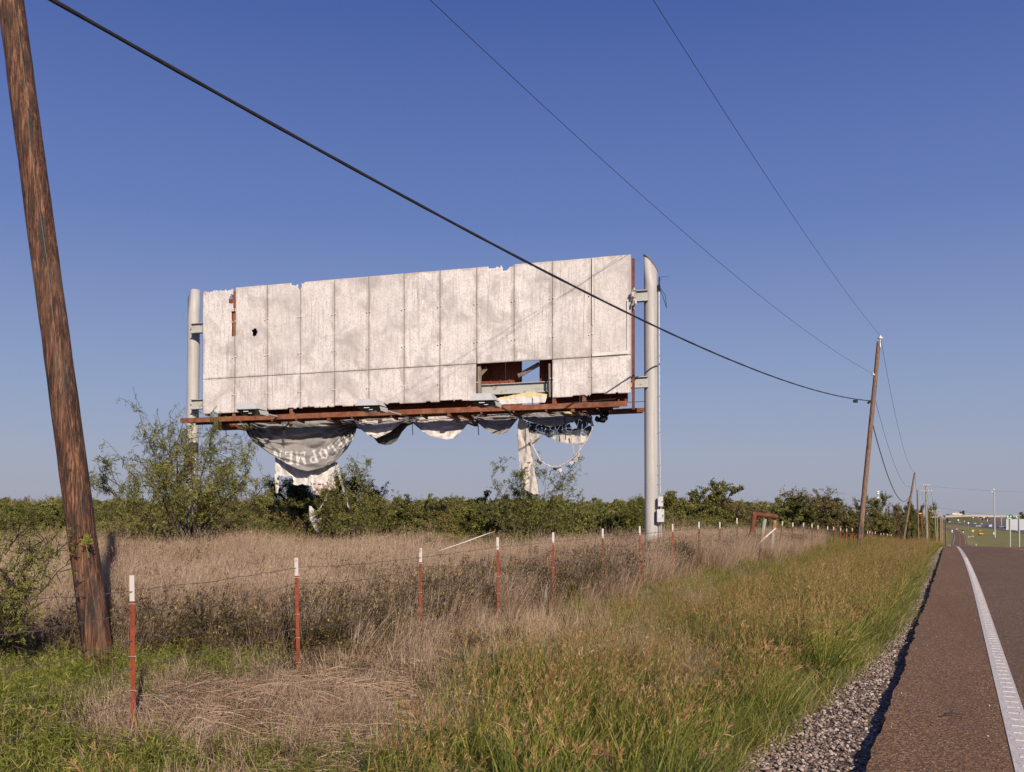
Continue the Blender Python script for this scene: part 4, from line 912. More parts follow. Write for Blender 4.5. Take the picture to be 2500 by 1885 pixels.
for i, (x, y, Z, h, lean, mt_) in enumerate(PST):
    t = pt(x, y, Z); fx = cw(1, 0); b = t - Vector((0, 0, h)) - fx*lean*h
    b.z = min(b.z, gzf(b.x, b.y)-.15)
    w = .036 if i < 12 else .045
    tl = .185 if i > 0 else .2
    mid = t.lerp(b, tl/(t-b).length)
    mb = tprofile(b, mid, w); fy = cw(0, 1)
    k = 0.08
    while k < 1.3 and i < 10:       # studs down the face
        q = mid.lerp(b, k); mb.box(q - fy*.006, (.01, .008, .012), Rz); k += .055
    po = mb.build('fence_post', MT[mt_], fence)
    mb = tprofile(mid, t, w+.002); mb.build('post_tip', MT['tip'], po)
    if i < 8:
        for zz in (.02, .42, .68, .95):
            q = mid.lerp(b, zz/1.4); MB().tube([q + fx*(-.028) - fy*.01, q - fy*.016 , q + fx*.028 - fy*.01], .003, 4).build('wire_clip', MT['galv'], po)
    tops.append((t, b))
# wires: five strands
rw = random.Random(12)
def strand(zoffs, sags, name='barbed_wire', r=.0034, barbs=True, label=None, imax=21):
    pts = []; st = cw((-150-CX)/FV*6.0, 6.0, tops[0][0].z-.02); seq = [(st, st - Vector((0, 0, 1.4)))] + tops[:imax]
    mb = MB()
    for i in range(len(seq)-1):
        a = seq[i][0] - Vector((0, 0, zoffs[min(i, len(zoffs)-1)])) - cw(0, 1)*.012; b = seq[i+1][0] - Vector((0, 0, zoffs[min(i+1, len(zoffs)-1)])) - cw(0, 1)*.012
        n = 24; sg = sags*(1+rw.uniform(-.4, .5))
        seg = [a.lerp(b, k/n) + Vector((rw.gauss(0, .003), rw.gauss(0, .003), -4*sg*(k/n)*(1-k/n) + rw.gauss(0, .004 if sags > .01 else .001))) for k in range(n)]
        pts += seg
        if barbs and i < 9:
            for k in range(2, n, 3):
                q = seg[k]
                for s_ in (-1, 1): mb.tube([q + Vector((rw.uniform(-.012, .012), 0, .016*s_)), q - Vector((rw.uniform(-.012, .012), 0, .012*s_))], .0018, 3, caps=False)
    pts.append(b); mb.tube(pts, [r if i < 150 else r*1.5 for i in range(len(pts))], 4, caps=False)
    return mb.build(name, MT['wire'], fence)
strand([.08, .12, .10, .12, .14, .16], .012)
strand([.3, .28, .26, .24, .28, .3], .07)
strand([.52, .5, .5, .48, .5], .05); strand([.78, .72, .72, .75, .7], .04, imax=10); strand([1.02, .96, 1.0, .95], .03, imax=6)
# rusty pipe brace
pb_ = empty('pipe_brace', cw((1618-CX)/FV*32.8, 32.8, 0), 'rusty steel pipe corner brace of three leaning posts under a crossbar', 'fence brace')
Z = 32.8
def gp(x, y, Z): return pt(x, y, Z)
MB().tube([gp(1612, 1225, Z), gp(1630, 1112, Z)], .082, 16).build('post', MT['rust_pipe'], pb_, smooth=False)
MB().tube([gp(1640, 1200, Z+.5), gp(1652, 1121, Z+.5)], .07, 16).build('post', MT['patina'], pb_)
MB().tube([gp(1663, 1200, Z+1), gp(1674, 1124, Z+1)], .07, 16).build('post', MT['patina'], pb_)
mb = MB(); mb.tube([gp(1625, 1110, Z), gp(1629, 1110.5, Z), gp(1676, 1116, Z+1), gp(1680, 1116.5, Z+1)], [.06, .082, .082, .06], 16); mb.build('crossbar', MT['rust_pipe'], pb_)
mb = MB(); mb.tube([gp(1602, 1209, Z-.4), gp(1632, 1180, Z-.4), gp(1670, 1146, Z-.3), gp(1676, 1141, Z-.3)], .025, 8); tag(mb.build('white_pipe', MT['whitepaint']), 'thin white pipe propped diagonally against the rusty pipe brace', 'pipe')
mb = MB(); w0 = gp(1538, 1236, 27); mb.tube([w0-Vector((0, 0, .2)), gp(1537, 1200, 27), gp(1538.5, 1172, 27), gp(1537, 1163, 27)], [.045, .04, .035, .012], 7); tag(mb.build('fence_stake', MT['wood_grey']), 'grey weathered wooden stake left of the rusty pipe brace', 'stake')
mb = MB(); mb.tube([gp(1176, 1345, 16), gp(1178, 1290, 16), gp(1181, 1262, 16)], [.04, .035, .01], 7); tag(mb.build('fence_stake', MT['wood_grey']), 'short grey wooden stake beside the fifth red fence post', 'stake')
mb = MB(); mb.tube([gp(948, 1190, 18), gp(975, 1181, 18), gp(1010, 1169, 18), gp(1045, 1156, 18), gp(1068, 1148, 18)], [.004, .008, .01, .009, .003], 6); tag(mb.build('dry_cane', MT['whitepaint']), 'pale dry cane leaning above the grass left of the fourth post', 'cane')
# twig on the shoulder
mb = MB(); q = Vector((-.12, 8.6, .012)); mb.tube([q, q+Vector((.07, .06, .02)), q+Vector((.2, .1, .005))], [.004, .006, .002], 5); mb.tube([q+Vector((.05, .04, .015)), q+Vector((.1, .16, .03))], .003, 4); tag(mb.build('twig', MT['dark']), 'small dark twig lying on the paved shoulder', 'twig')
# ------------------------------------------------------------------ far road, signs, cars, overpass
def box_on(mb, c, s, rot=None, mi=0): mb.box(c, s, rot, mi)
# highway: a sheet following the terrain
def hwy_pt(x, y, Zg):
    return cw((x-CX)/FV*Zg, Zg)
def sheet(name, rows, mat, zo=.25, kind='structure', n=40):
    """rows: list of (near point, far point) in ground xy; draped on the terrain"""
    A = np.array([[p[0], p[1]] for p, _ in rows]); B = np.array([[q[0], q[1]] for _, q in rows])
    k = np.linspace(0, 1, len(rows)); kk = np.linspace(0, 1, n)
    a = np.stack([np.interp(kk, k, A[:, 0]), np.interp(kk, k, A[:, 1])], -1); b = np.stack([np.interp(kk, k, B[:, 0]), np.interp(kk, k, B[:, 1])], -1)
    t = np.linspace(0, 1, 12)[:, None, None]; P = a[None]*(1-t)+b[None]*t
    Zz = gz(P[..., 0], P[..., 1])+zo; V = np.concatenate([P, Zz[..., None]], -1).reshape(-1, 3)
    i = np.arange(12*n).reshape(12, n); F = np.stack([i[:-1, :-1], i[:-1, 1:], i[1:, 1:], i[1:, :-1]], -1).reshape(-1, 4)
    return tag(link(name, fast_mesh(name, V, F, smooth=True), mat), kind=kind)
def groundhit(x, y):
    """photo point -> where that sight line meets the far terrain"""
    for Z in np.arange(300, 5200, 8.0):
        p = pt(x, y, Z)
        if gzf(p.x, p.y) >= p.z: return p, Z
    p = pt(x, y, 5000); return p, 5000
FG = [MT['highway']]
h0 = [cf(190, 500), cf(600, 540), cf(1000, 600), cf(1500, 650), cf(1900, 720), cf(2400, 790)]
h1 = [cf(190, 480), cf(600, 500), cf(1000, 508), cf(1500, 500), cf(1900, 520), cf(2400, 545)]
sheet('highway_road', [(groundhit(*a)[0], groundhit(*b)[0]) for a, b in zip(h0, h1)], MT['highway'], .3)
# overpass on the skyline
ov = empty('overpass', pt(*cf(1300, 330), 1750), 'long pale concrete overpass along the horizon above the highway', 'overpass')
Zo = 1750
d0 = pt(*cf(150, 330), Zo); d1 = pt(*cf(1000, 316), Zo); d2 = pt(*cf(2600, 330), Zo)
mb = MB(); mb.beam(d0, d1, 14, 2.2); mb.beam(d1, d2, 14, 2.4); mb.build('deck', MT['concrete'], ov)
mb = MB(); up_ = Vector((0, 0, 1.6)); mb.beam(d1+up_, d2+up_, 14.6, .9); mb.beam(d0+up_, d1+up_, 14.6, .9); mb.build('parapet', MT['concrete'], ov)
for i in range(9):
    p = d1.lerp(d2, (i+.5)/9); g_ = gzf(p.x, p.y); mb = MB(); mb.tube([Vector((p.x, p.y, g_-1)), p], 1.1, 8); mb.build('pier', MT['concrete'], ov)
# embankment beneath its left half
mb = MB(); q = [cf(200, 405), cf(260, 350), cf(700, 330), cf(1000, 326), cf(1110, 400)]
w = [pt(a, b, Zo-30) for a, b in q]; vs_ = w + [Vector((p.x, p.y, p.z)) + Vector((-10, 60, 0)) for p in w]
fr = [Vector((p.x, p.y, gzf(p.x, p.y)-1)) + (Vector((0, 0, 0)) - Vector((p.x, p.y, 0))).normalized()*30 for p in w]
mb.add(w+fr, [(i, i+1, 5+i+1, 5+i) for i in range(4)]); mb.add(w + [p + Vector((0, 40, 0)) for p in w], [(i, 5+i, 5+i+1, i+1) for i in range(4)])
tag(mb.build('embankment', simple('embankment_grass', (.075, .085, .035), (.12, .11, .05), scale=.05, rough=.95)), kind='structure')
# vehicles
CARM = {}
def carpaint(n, c): 
    if n not in CARM: CARM[n] = simple(n+'_car_paint', c, tuple(x*.9 for x in c), rough=.3)
    return CARM[n]
def make_car(kind, paint):
    root = empty('car')
    L, W, H = {'car': (4.5, 1.8, 1.45), 'suv': (4.9, 1.95, 1.85), 'truck': (7.5, 2.5, 3.2)}[kind]
    mb = MB(); P = lambda a, b, d: Vector((d, a, b))
    if kind == 'truck':
        mb.prism([(-L/2, .6), (L/2-1.9, .6), (L/2-1.9, H), (-L/2, H)], P, -W/2, W/2); mb.prism([(L/2-1.85, .4), (L/2, .4), (L/2, 1.3), (L/2-.5, 1.5), (L/2-.8, 2.3), (L/2-1.85, 2.35)], P, -W/2+.1, W/2-.1)
    else:
        s = H*.58
        mb.prism([(-L/2, .3), (L/2, .3), (L/2, s*.85), (L/2-1.1, s), (-L/2+.2, s+.03), (-L/2, s*.9)], P, -W/2, W/2)
        mb.prism([(-L/2+(.1 if kind == 'suv' else .7), s), (L/2-1.25, s), (L/2-1.9, H), (-L/2+(.35 if kind == 'suv' else 1.3), H)], P, -W/2+.12, W/2-.12)
    mb.build('body', paint, root, bevel=.05, world=False)
    s = H*.58 if kind != 'truck' else 1.55; hh = H-.12 if kind != 'truck' else 2.15
    mb = MB(); y0 = L/2-1.3 if kind != 'truck' else L/2-.5
    mb.add([P(y0+.06, s+.05, -W/2+.2), P(y0+.06, s+.05, W/2-.2), P(y0-.5, hh, W/2-.25), P(y0-.5, hh, -W/2+.25)], [(0, 1, 2, 3)])
    if kind != 'truck':
        for sg in (-1, 1): mb.add([P(-L/2+1.2, s+.06, sg*(W/2-.11)), P(L/2-1.5, s+.06, sg*(W/2-.11)), P(L/2-1.95, hh, sg*(W/2-.115)), P(-L/2+1.5, hh, sg*(W/2-.115))], [(0, 1, 2, 3)])
    mb.build('window', MT['lens'], root, world=False)
    for a in (-L/2+.9, L/2-.9):
        for sg in (-1, 1): MB().tube([Vector((sg*(W/2-.2), a, .34)), Vector((sg*(W/2+.01), a, .34))], .34 if kind != 'truck' else .48, 12).build('wheel', MT['dark'], root, world=False)
    for sg in (-1, 1): MB().box((sg*(W/2-.3), L/2+.01, .62), (.3, .04, .14)).build('headlight', MT['strip'], root, world=False)
    return root
protos = {}
def put_car(kind, col, x, y, az, label, elev=None):
    key = (kind, col); c = {'white': (.75, .75, .75), 'silver': (.4, .42, .45), 'black': (.02, .02, .025), 'red': (.35, .02, .02), 'cream': (.6, .55, .45)}[col]
    root = make_car(kind, carpaint(col, c)); 
    if elev is None: p, Z = groundhit(*cf(x, y)); root.location = (p.x, p.y, gzf(p.x, p.y)+.35)
    else: root.location = pt(*cf(x, y), elev)
    root.rotation_euler = (0, 0, az); root.name = {'car': 'car', 'suv': 'car', 'truck': 'box_truck'}[kind]
    tag(root, label, 'truck' if kind == 'truck' else 'car', 'vehicles on the distant highway')
cars = [('car', 'white', 300, 482, 1.9, 'white car at the far left of the distant highway'), ('car', 'silver', 545, 502, 2.0, 'silver car on the upper carriageway left of the warning board'),
        ('car', 'white', 945, 522, 2.2, 'white car on the upper carriageway left of the pale suv'), ('suv', 'white', 1120, 540, 2.9, 'large white suv above the paired white cars'),
        ('car', 'white', 1000, 592, -1.0, 'white car, left of the close pair on the near carriageway'), ('car', 'white', 1068, 592, -1.0, 'white car, right of the close pair on the near carriageway'),
        ('car', 'black', 1243, 600, 2.9, 'dark car following beside the white box truck'), ('truck', 'white', 1350, 608, 2.95, 'white box truck driving towards the viewer on the highway'),
        ('car', 'black', 1535, 628, 2.9, 'dark car with bright lamps right of the tall mast'), ('car', 'black', 1730, 635, -.4, 'dark car at the left edge of the white sign back'),
        ('car', 'silver', 2020, 722, -.6, 'silver car seen below the white sign back between its posts')]
for c_ in cars: put_car(*c_)
# vehicles on the overpass
dk_z = lambda x: 1.4
def deckp(x): X = cf(x, 0)[0]; f = (X-cf(150, 0)[0])/(cf(1000, 0)[0]-cf(150, 0)[0]); return pt(X, cf(0, 330-14*max(0, min(1, f)))[1], Zo-2) + Vector((0, 0, 1.2))
tr_ = empty('semi_truck', deckp(520), 'white semi truck with a green cab driving on the overpass', 'truck')
a_ = math.atan2(d1.y-d0.y, d1.x-d0.x)-math.pi/2; tr_.rotation_euler = (0, 0, a_)
MB().box((0, -2, 3.4), (2.6, 19, 3.6)).build('trailer', carpaint('cream', (.6, .55, .45)), tr_, world=False); MB().box((0, 9.8, 2.6), (2.6, 4, 4.4)).build('cab', MT['green'], tr_, world=False, bevel=.3)
for a in (-10, -8.5, 6, 9.5): MB().tube([Vector((-1.3, a, .9)), Vector((1.3, a, .9))], .9, 10).build('wheel', MT['dark'], tr_, world=False)
r_ = make_car('suv', carpaint('black', (.02, .02, .025))); r_.location = deckp(270); r_.rotation_euler = (0, 0, a_); r_.scale = (1.6, 1.6, 1.6); tag(r_, 'dark van on the left end of the overpass', 'car', 'vehicles on the distant highway')
# signs
def sign(name, x0, y0, x1, y1, Z, label, cat, mat, posts=(), marks=(), pr=.12, pm='galv', base=None, th=.12):
    c = pt(*cf((x0+x1)/2, (y0+y1)/2), Z); e = empty(name, Vector((c.x, c.y, gzf(c.x, c.y))), label, cat)
    A = pt(*cf(x0, y0), Z); B = pt(*cf(x1, y1), Z); mb = MB(); w = abs((x1-x0)/10.533/1.1302/FV*Z); h = abs((y1-y0)/10.533/1.1302/FV*Z)
    mb.box(c, (w, th, h), Rz); mb.build('panel', mat, e)
    for px in posts:
        p = pt(*cf(px, y0), Z); off = cw(0, 1)*(-.12-th/2 if pm == 'galvf' else .1+th/2); g_ = gzf(p.x, p.y)
        MB().tube([Vector((p.x+off.x, p.y+off.y, g_-.3)), Vector((p.x+off.x, p.y+off.y, p.z+.1 if base is None else base))], pr, 8).build('post', MT['galv'], e)
    for (mx, my, mw, mh, mmat) in marks:
        q = pt(*cf(mx, my), Z) - cw(0, 1)*(th/2+.03); MB().box(q, (mw/10.533/1.1302/FV*Z, .04, mh/10.533/1.1302/FV*Z), Rz).build('lettering', MT[mmat], e)
    return e
sb = sign('road_sign', 1750, 398, 2700, 675, 150, 'big pale blank back of a road sign on steel posts at the right edge', 'road sign', MT['signback'], (1843, 2078, 2500), (), .1, 'galvf', th=.06)
for x in (1820, 2107, 2330, 2600):
    p = pt(*cf(x, 400), 150) - cw(0, 1)*.05; q = pt(*cf(x, 672), 150) - cw(0, 1)*.05; MB().beam(p, q, .06, .05, up=cw(0, 1)).build('stiffener', MT['galv'], sb)
sign('guide_sign', 1750, 298, 1912, 392, 700, 'larger green highway guide sign above the pale sign back', 'road sign', MT['green'], (), ((1790, 330, 38, 40, 'strip'), (1870, 325, 26, 32, 'strip'), (1830, 372, 110, 14, 'strip')), .25)
sign('guide_sign', 1987, 315, 2092, 388, 760, 'smaller green highway guide sign right of the larger one', 'road sign', MT['green'], (), ((2018, 335, 26, 26, 'strip'), (2045, 366, 60, 13, 'strip')), .25)
def diamond(x, y, half, Z, label, mat, bar=True):
    c = pt(*cf(x, y), Z); h = half/10.533/1.1302/FV*Z; e = empty('warning_sign', Vector((c.x, c.y, gzf(c.x, c.y))), label, 'road sign'); mb = MB()
    mb.box(c, (h*1.414, .08, h*1.414), Rz @ Matrix.Rotation(R(45), 3, 'Y')); mb.build('panel', mat, e)
    MB().tube([Vector((c.x, c.y, gzf(c.x, c.y)-.2)) + cw(0, 1)*.1, c + cw(0, 1)*.1], .06, 6).build('post', MT['galv'], e)
    if bar: MB().box(c - cw(0, 1)*.06, (h*.12, .03, h*.7), Rz).build('symbol', MT['dark'], e)
diamond(900, 695, 36, 800, 'small yellow diamond warning sign in the grass beyond the bend', MT['yellow'])
diamond(680, 448, 18, 1150, 'pale diamond sign back beside the distant highway', MT['signback'], False)
diamond(785, 495, 24, 1100, 'white diamond board standing on the edge of the highway', MT['strip'], False)
for x, y, s, lab in ((522, 420, 19, 'round white board on the tan slope left of the highway signs'), (905, 352, 14, 'tiny white board on the green embankment'), (1185, 350, 16, 'tiny white board under the overpass by the bushes')):
    c, Z = groundhit(*cf(x, y+8)); Z = min(Z, 1650); c = pt(*cf(x, y), Z); r = s/10.533/1.1302/FV*Z; e = empty('sign_board', Vector((c.x, c.y, gzf(c.x, c.y))), lab, 'road sign')
    MB().tube([c, c + cw(0, .3)], r, 12).build('panel', MT['strip'], e); MB().tube([Vector((c.x, c.y, gzf(c.x, c.y)-.2)) + cw(0, .4), c + cw(0, .4)], .1, 6).build('post', MT['galv'], e)
# orange trailer sign
Z = 720; c = pt(*cf(1085, 740), Z); e = empty('message_trailer', Vector((c.x, c.y, gzf(c.x, c.y))), 'orange trailer with a dark message panel parked in the grass', 'trailer')
S_ = lambda px: px/10.533/1.1302/FV*Z
MB().box(pt(*cf(1085, 770), Z), (S_(95), 1.6, S_(40)), Rz).build('body', MT['orange'], e, bevel=.1)
MB().box(pt(*cf(1078, 725), Z), (S_(62), .4, S_(44)), Rz).build('message_panel', MT['dark'], e); MB().box(pt(*cf(1075, 698), Z), (S_(64), .9, S_(18)), Rz).build('roof', MT['orange'], e)
MB().beam(pt(*cf(1130, 772), Z), pt(*cf(1175, 772), Z), .3, .3).build('drawbar', MT['orange'], e)
for x in (1060, 1105): MB().tube([pt(*cf(x, 795), Z)-cw(0, .9), pt(*cf(x, 795), Z)+cw(0, .9)], .55, 10).build('wheel', MT['dark'], e)
# high mast lamp
Z = 770; xb = cf(1465, 0)[0]; xt = cf(1440, 0)[0]; b_ = pt(xb, cf(0, 835)[1], Z); g_ = gzf(b_.x, b_.y); tz = EYE + (HY - 1195/1.1302)/FV*Z
e = empty('light_mast', Vector((b_.x, b_.y, g_)), 'very tall grey lighting mast rising above the highway at right', 'light mast'); tpt = cw((xt-CX)/FV*Z, Z, tz)
MB().tube([Vector((b_.x, b_.y, g_-.5)), b_.lerp(tpt, .5), tpt], [.62, .5, .34], 12).build('mast', MT['galv'], e)
for dx, dz_ in ((-1.3, -1.6), (0, .2)): MB().box(tpt + Vector((dx, 0, dz_)), (.9, .8, .9)).build('lamp_head', MT['strip'], e)
MB().box(pt(*cf(1425, 760), Z), (S_(40), 1.2, S_(60)), Rz).build('cabinet', MT['galv'], e)
Z = 1300; b_, _ = groundhit(*cf(1633, 580)); Zb = 1300
e = empty('lamp_post', b_, 'pale lamp post standing by the highway right of the mast', 'lamp post'); q = pt(*cf(1633, 362), Zb); q0 = pt(*cf(1633, 590), Zb)
MB().tube([q0, q], .5, 8).build('mast', MT['galv'], e); MB().beam(q-Vector((1.4, 0, 0)), q+Vector((1.4, 0, 0)), .5, .5).build('lamp_head', MT['strip'], e); MB().box(q0, (6, 1, 1)).build('barrier', MT['concrete'], e)
# signal gantry on the skyline
Z = Zo-40; e = empty('signal_gantry', pt(*cf(508, 316), Z), 'thin gantry arm with dark boards standing over the overpass', 'gantry')
MB().tube([pt(*cf(508, 320), Z), pt(*cf(508, 222), Z)], .35, 6).build('mast', MT['galv'], e); MB().tube([pt(*cf(505, 224), Z), pt(*cf(655, 224), Z)], .3, 6).build('arm', MT['galv'], e)
MB().box(pt(*cf(610, 228), Z), (8, .8, 3.5), Rz).build('board', MT['dark'], e); MB().box(pt(*cf(652, 222), Z), (4, .8, 6.5), Rz).build('board', MT['dark'], e); MB().tube([pt(*cf(637, 320), Z), pt(*cf(637, 200), Z)], .25, 6).build('mast', MT['galv'], e)
# cell tower over the trees
Z = 900; e = empty('cell_tower', pt(1896, 1120, Z), 'distant white cell tower above the treeline', 'cell tower')
MB().tube([pt(1896, 1122, Z), pt(1896, 1060, Z)], .5, 6).build('mast', MT['galv'], e)
for y in (1062, 1066, 1075, 1080): MB().tube([pt(1896, y, Z)-Vector((0, 0, .6)), pt(1896, y, Z)+Vector((0, 0, .6))], 1.3, 8).build('antenna', MT['strip'], e)
MB().tube([pt(1590, 1062, Z), pt(1590, 1120, Z)], .22, 5).build('mast', MT['galv'], None); tag(COL.objects[-1], 'hair thin distant mast above the trees right of the billboard', 'mast')
# small yellow roadside board on a rusty pole
Z = 190; x0, y0 = cp(385, 822); x1, y1 = cp(460, 865); c = pt((x0+x1)/2, (y0+y1)/2, Z); e = empty('roadside_board', Vector((c.x, c.y, gzf(c.x, c.y))), 'small yellow and black board on a dark pole between the utility poles', 'sign')
s_ = lambda px: px/9.015/1.1302/FV*Z
MB().box(c, (s_(75), .3, s_(42)), Rz).build('panel', MT['dark'], e); MB().box(c-cw(.1, .2, 0), (s_(55), .06, s_(20)), Rz).build('lettering', MT['yellow'], e)
p = pt(*cp(462, 1270), Z); MB().tube([p, pt(*cp(430, 865), Z)], .18, 8).build('pole', MT['rust_pipe'], e)
# delineators and barriers beside the far road
def gpost(x, y, h, lab, r=.12, w=None, mat='strip'):
    p, Z = groundhit(*cf(x, y)); e = empty('marker_post', p, lab, 'marker post', 'marker posts beside the far road'); MB().tube([p-Vector((0, 0, .2)), p+Vector((0, 0, h))], r, 8).build('post', MT['tip'], e); MB().tube([p+Vector((0, 0, h*.6)), p+Vector((0, 0, h+.05))], r*1.25, 8).build('reflector', MT[mat], e)
for i, (x, y) in enumerate(((788, 872), (822, 880), (858, 885), (878, 860), (910, 870))): gpost(x, y, 1.2, ['first', 'second', 'third', 'fourth', 'fifth'][i] + ' from left of five small pale posts right of the far road', .17)
gpost(980, 1085, 1.0, 'small pale post at the near right edge of the lower road', .15); gpost(485, 675, 2.0, 'lone white post in the green slope above the bend', .35)
gpost(358, 745, 2.6, 'pale post with a wide head left of the far bend', .7); gpost(640, 745, 2.6, 'black and white marker right of the far bend', .8, mat='dark')
p, Z = groundhit(*cf(330, 960))
mb = MB(); q = Vector((float(road_c(420))-1.6, 420, 0)); q.z = gzf(q.x, q.y)
for i in range(4): mb.box(q+Vector((-.3*i, 10*i, .5)), (.14, .14, 1.1))
mb.beam(q+Vector((0, 0, .8)), q+Vector((-.9, 30, .8)), .08, .35); tag(mb.build('guard_rail', MT['galv']), 'short guard rail on the left verge of the far road', 'guard rail')
# ------------------------------------------------------------------ vegetation meshes
def ribbons(P, W, side, tone, mi=None):
    """P (n,k,3) centre lines, W (n,k) widths, side (n,3) -> V,F,tone"""
    n, k, _ = P.shape; S = side[:, None, :]*W[..., None]/2
    V = np.stack([P-S, P+S], 2).reshape(-1, 3); b = (np.arange(n)*k*2)[:, None]; j = np.arange(k-1)[None]*2
    F = np.stack([b+j, b+j+1, b+j+3, b+j+2], -1).reshape(-1, 4); T = np.repeat(tone, k*2)
    M = np.repeat(mi if mi is not None else np.zeros(n, int), k-1); return V, F, T, M
def cat(parts):
    V, F, T, M = [], [], [], []; o = 0
    for v, f, t, m in parts: V.append(v); F.append(f+o); T.append(t); M.append(m); o += len(v)
    return np.concatenate(V), np.concatenate(F), np.concatenate(T), np.concatenate(M)
def unit(v): return v/np.maximum(np.linalg.norm(v, axis=-1, keepdims=True), 1e-9)
def blades(r, n, rad, h0, h1, w, lean, curve, k=5, tone=(0, 1), mi=0, basez=0, bias=(0, 0)):
    a = r.rand(n)*2*np.pi; rr = rad*np.sqrt(r.rand(n)); B = np.stack([np.cos(a)*rr, np.sin(a)*rr, np.full(n, basez)], -1)
    h = h0+(h1-h0)*r.rand(n); d = r.rand(n)*2*np.pi; l = lean*(.3+r.rand(n)); D = np.stack([np.cos(d), np.sin(d)], -1)*l[:, None] + np.array(bias)
    t = np.linspace(0, 1, k); c = curve*(.3+r.rand(n))
    XY = D[:, None, :]*(t[None, :, None]*h[:, None, None]*(1 + c[:, None, None]*t[None, :, None])); Zz = h[:, None]*(t - .35*np.minimum(c, 1.6)[:, None]*t**2.5)
    P = np.concatenate([B[:, None, :2]+XY, (B[:, 2][:, None]+Zz)[..., None]], -1)
    s = r.rand(n)*2*np.pi; side = np.stack([np.cos(s), np.sin(s), np.zeros(n)], -1)
    W = w*(.6+.8*r.rand(n))[:, None]*np.interp(t, [0, .3, 1], [.8, 1, .12])[None]
    tn = tone[0]+(tone[1]-tone[0])*r.rand(n); return ribbons(P, W, side, tn, np.full(n, mi)), P
def panicle(r, P, per, ln, w, tone=(0.2, 1), mi=1, part=.3, spread=.55):
    """seed branchlets along the top of each stem"""
    n = len(P); tip = P[:, -1]; d = unit(P[:, -1]-P[:, -2]); out = []
    n2 = n*per; f = r.rand(n2); base = np.repeat(P[:, -2], per, 0) + np.repeat(P[:, -1]-P[:, -2], per, 0)*((1-part*2)+f*part*2)[:, None]*1.0
    dd = np.repeat(d, per, 0) + r.randn(n2, 3)*spread; dd = unit(dd); L = ln*(.4+r.rand(n2))*(1.2-f*.6)
    Q = np.stack([base, base+dd*L[:, None]*.5, base+dd*L[:, None]-np.array([0, 0, 1])*L[:, None]*.15], 1)
    s = unit(np.cross(dd, r.randn(n2, 3))); W = w*(.5+r.rand(n2))[:, None]*np.array([.6, 1.2, .3])[None]
    return ribbons(Q, W, s, tone[0]+(tone[1]-tone[0])*r.rand(n2), np.full(n2, mi))
def leaflets(r, n, P, ln, w, tone, mi=0, up=.3, spread=1.0):
    k = r.randint(0, P.shape[0], n); j = r.randint(1, P.shape[1]-1, n); f = r.rand(n)[:, None]
    b = P[k, j]*(1-f) + P[k, np.minimum(j+1, P.shape[1]-1)]*f; d = unit(r.randn(n, 3)*spread+np.array([0, 0, up])); L = ln*(.5+r.rand(n))
    Q = np.stack([b, b+d*L[:, None]*.5, b+d*L[:, None]], 1); s = unit(np.cross(d, r.randn(n, 3)))
    W = w*(.5+r.rand(n))[:, None]*np.array([.4, 1.1, .25])[None]; return ribbons(Q, W, s, tone[0]+(tone[1]-tone[0])*r.rand(n), np.full(n, mi))
def mk(name, parts, mats):
    V, F, T, M = cat(parts); me = fast_mesh(name, V, F, {'tone': T}, mi=M)
    for m in mats: me.materials.append(m)
    return me
def source(name, meshes):
    c = bpy.data.collections.new(name)
    for i, me in enumerate(meshes): o = bpy.data.objects.new(name, me); c.objects.link(o)
    return c
def scatter(name, coll, P, rot, scl, idx, kind='stuff', label=None):
    me = bpy.data.meshes.new(name); me.vertices.add(len(P)); me.vertices.foreach_set('co', P.astype(np.float32).ravel())
    a = me.attributes.new('rot', 'FLOAT_VECTOR', 'POINT'); a.data.foreach_set('vector', rot.astype(np.float32).ravel())
    a = me.attributes.new('scl', 'FLOAT_VECTOR', 'POINT'); a.data.foreach_set('vector', scl.astype(np.float32).ravel())
    a = me.attributes.new('idx', 'INT', 'POINT'); a.data.foreach_set('value', idx.astype(np.int32))
    o = bpy.data.objects.new(name, me); COL.objects.link(o); tag(o, kind=kind)
    ng = bpy.data.node_groups.new(name, 'GeometryNodeTree'); ng.interface.new_socket('Geometry', in_out='INPUT', socket_type='NodeSocketGeometry'); ng.interface.new_socket('Geometry', in_out='OUTPUT', socket_type='NodeSocketGeometry')
    gi = ng.nodes.new('NodeGroupInput'); go = ng.nodes.new('NodeGroupOutput'); ip = ng.nodes.new('GeometryNodeInstanceOnPoints'); ci = ng.nodes.new('GeometryNodeCollectionInfo')
    ci.inputs['Collection'].default_value = coll; ci.inputs['Separate Children'].default_value = True; ci.inputs['Reset Children'].default_value = True
    ip.inputs['Pick Instance'].default_value = True
    def na(nm, dt): n = ng.nodes.new('GeometryNodeInputNamedAttribute'); n.data_type = dt; n.inputs[0].default_value = nm; return n.outputs[0]
    ng.links.new(gi.outputs[0], ip.inputs['Points']); ng.links.new(ci.outputs[0], ip.inputs['Instance']); ng.links.new(na('idx', 'INT'), ip.inputs['Instance Index'])
    er = ng.nodes.new('FunctionNodeEulerToRotation'); ng.links.new(na('rot', 'FLOAT_VECTOR'), er.inputs[0]); ng.links.new(er.outputs[0], ip.inputs['Rotation'])
    ng.links.new(na('scl', 'FLOAT_VECTOR'), ip.inputs['Scale']); ng.links.new(ip.outputs[0], go.inputs[0])
    m = o.modifiers.new('scatter', 'NODES'); m.node_group = ng; return o
r = np.random.RandomState(21)
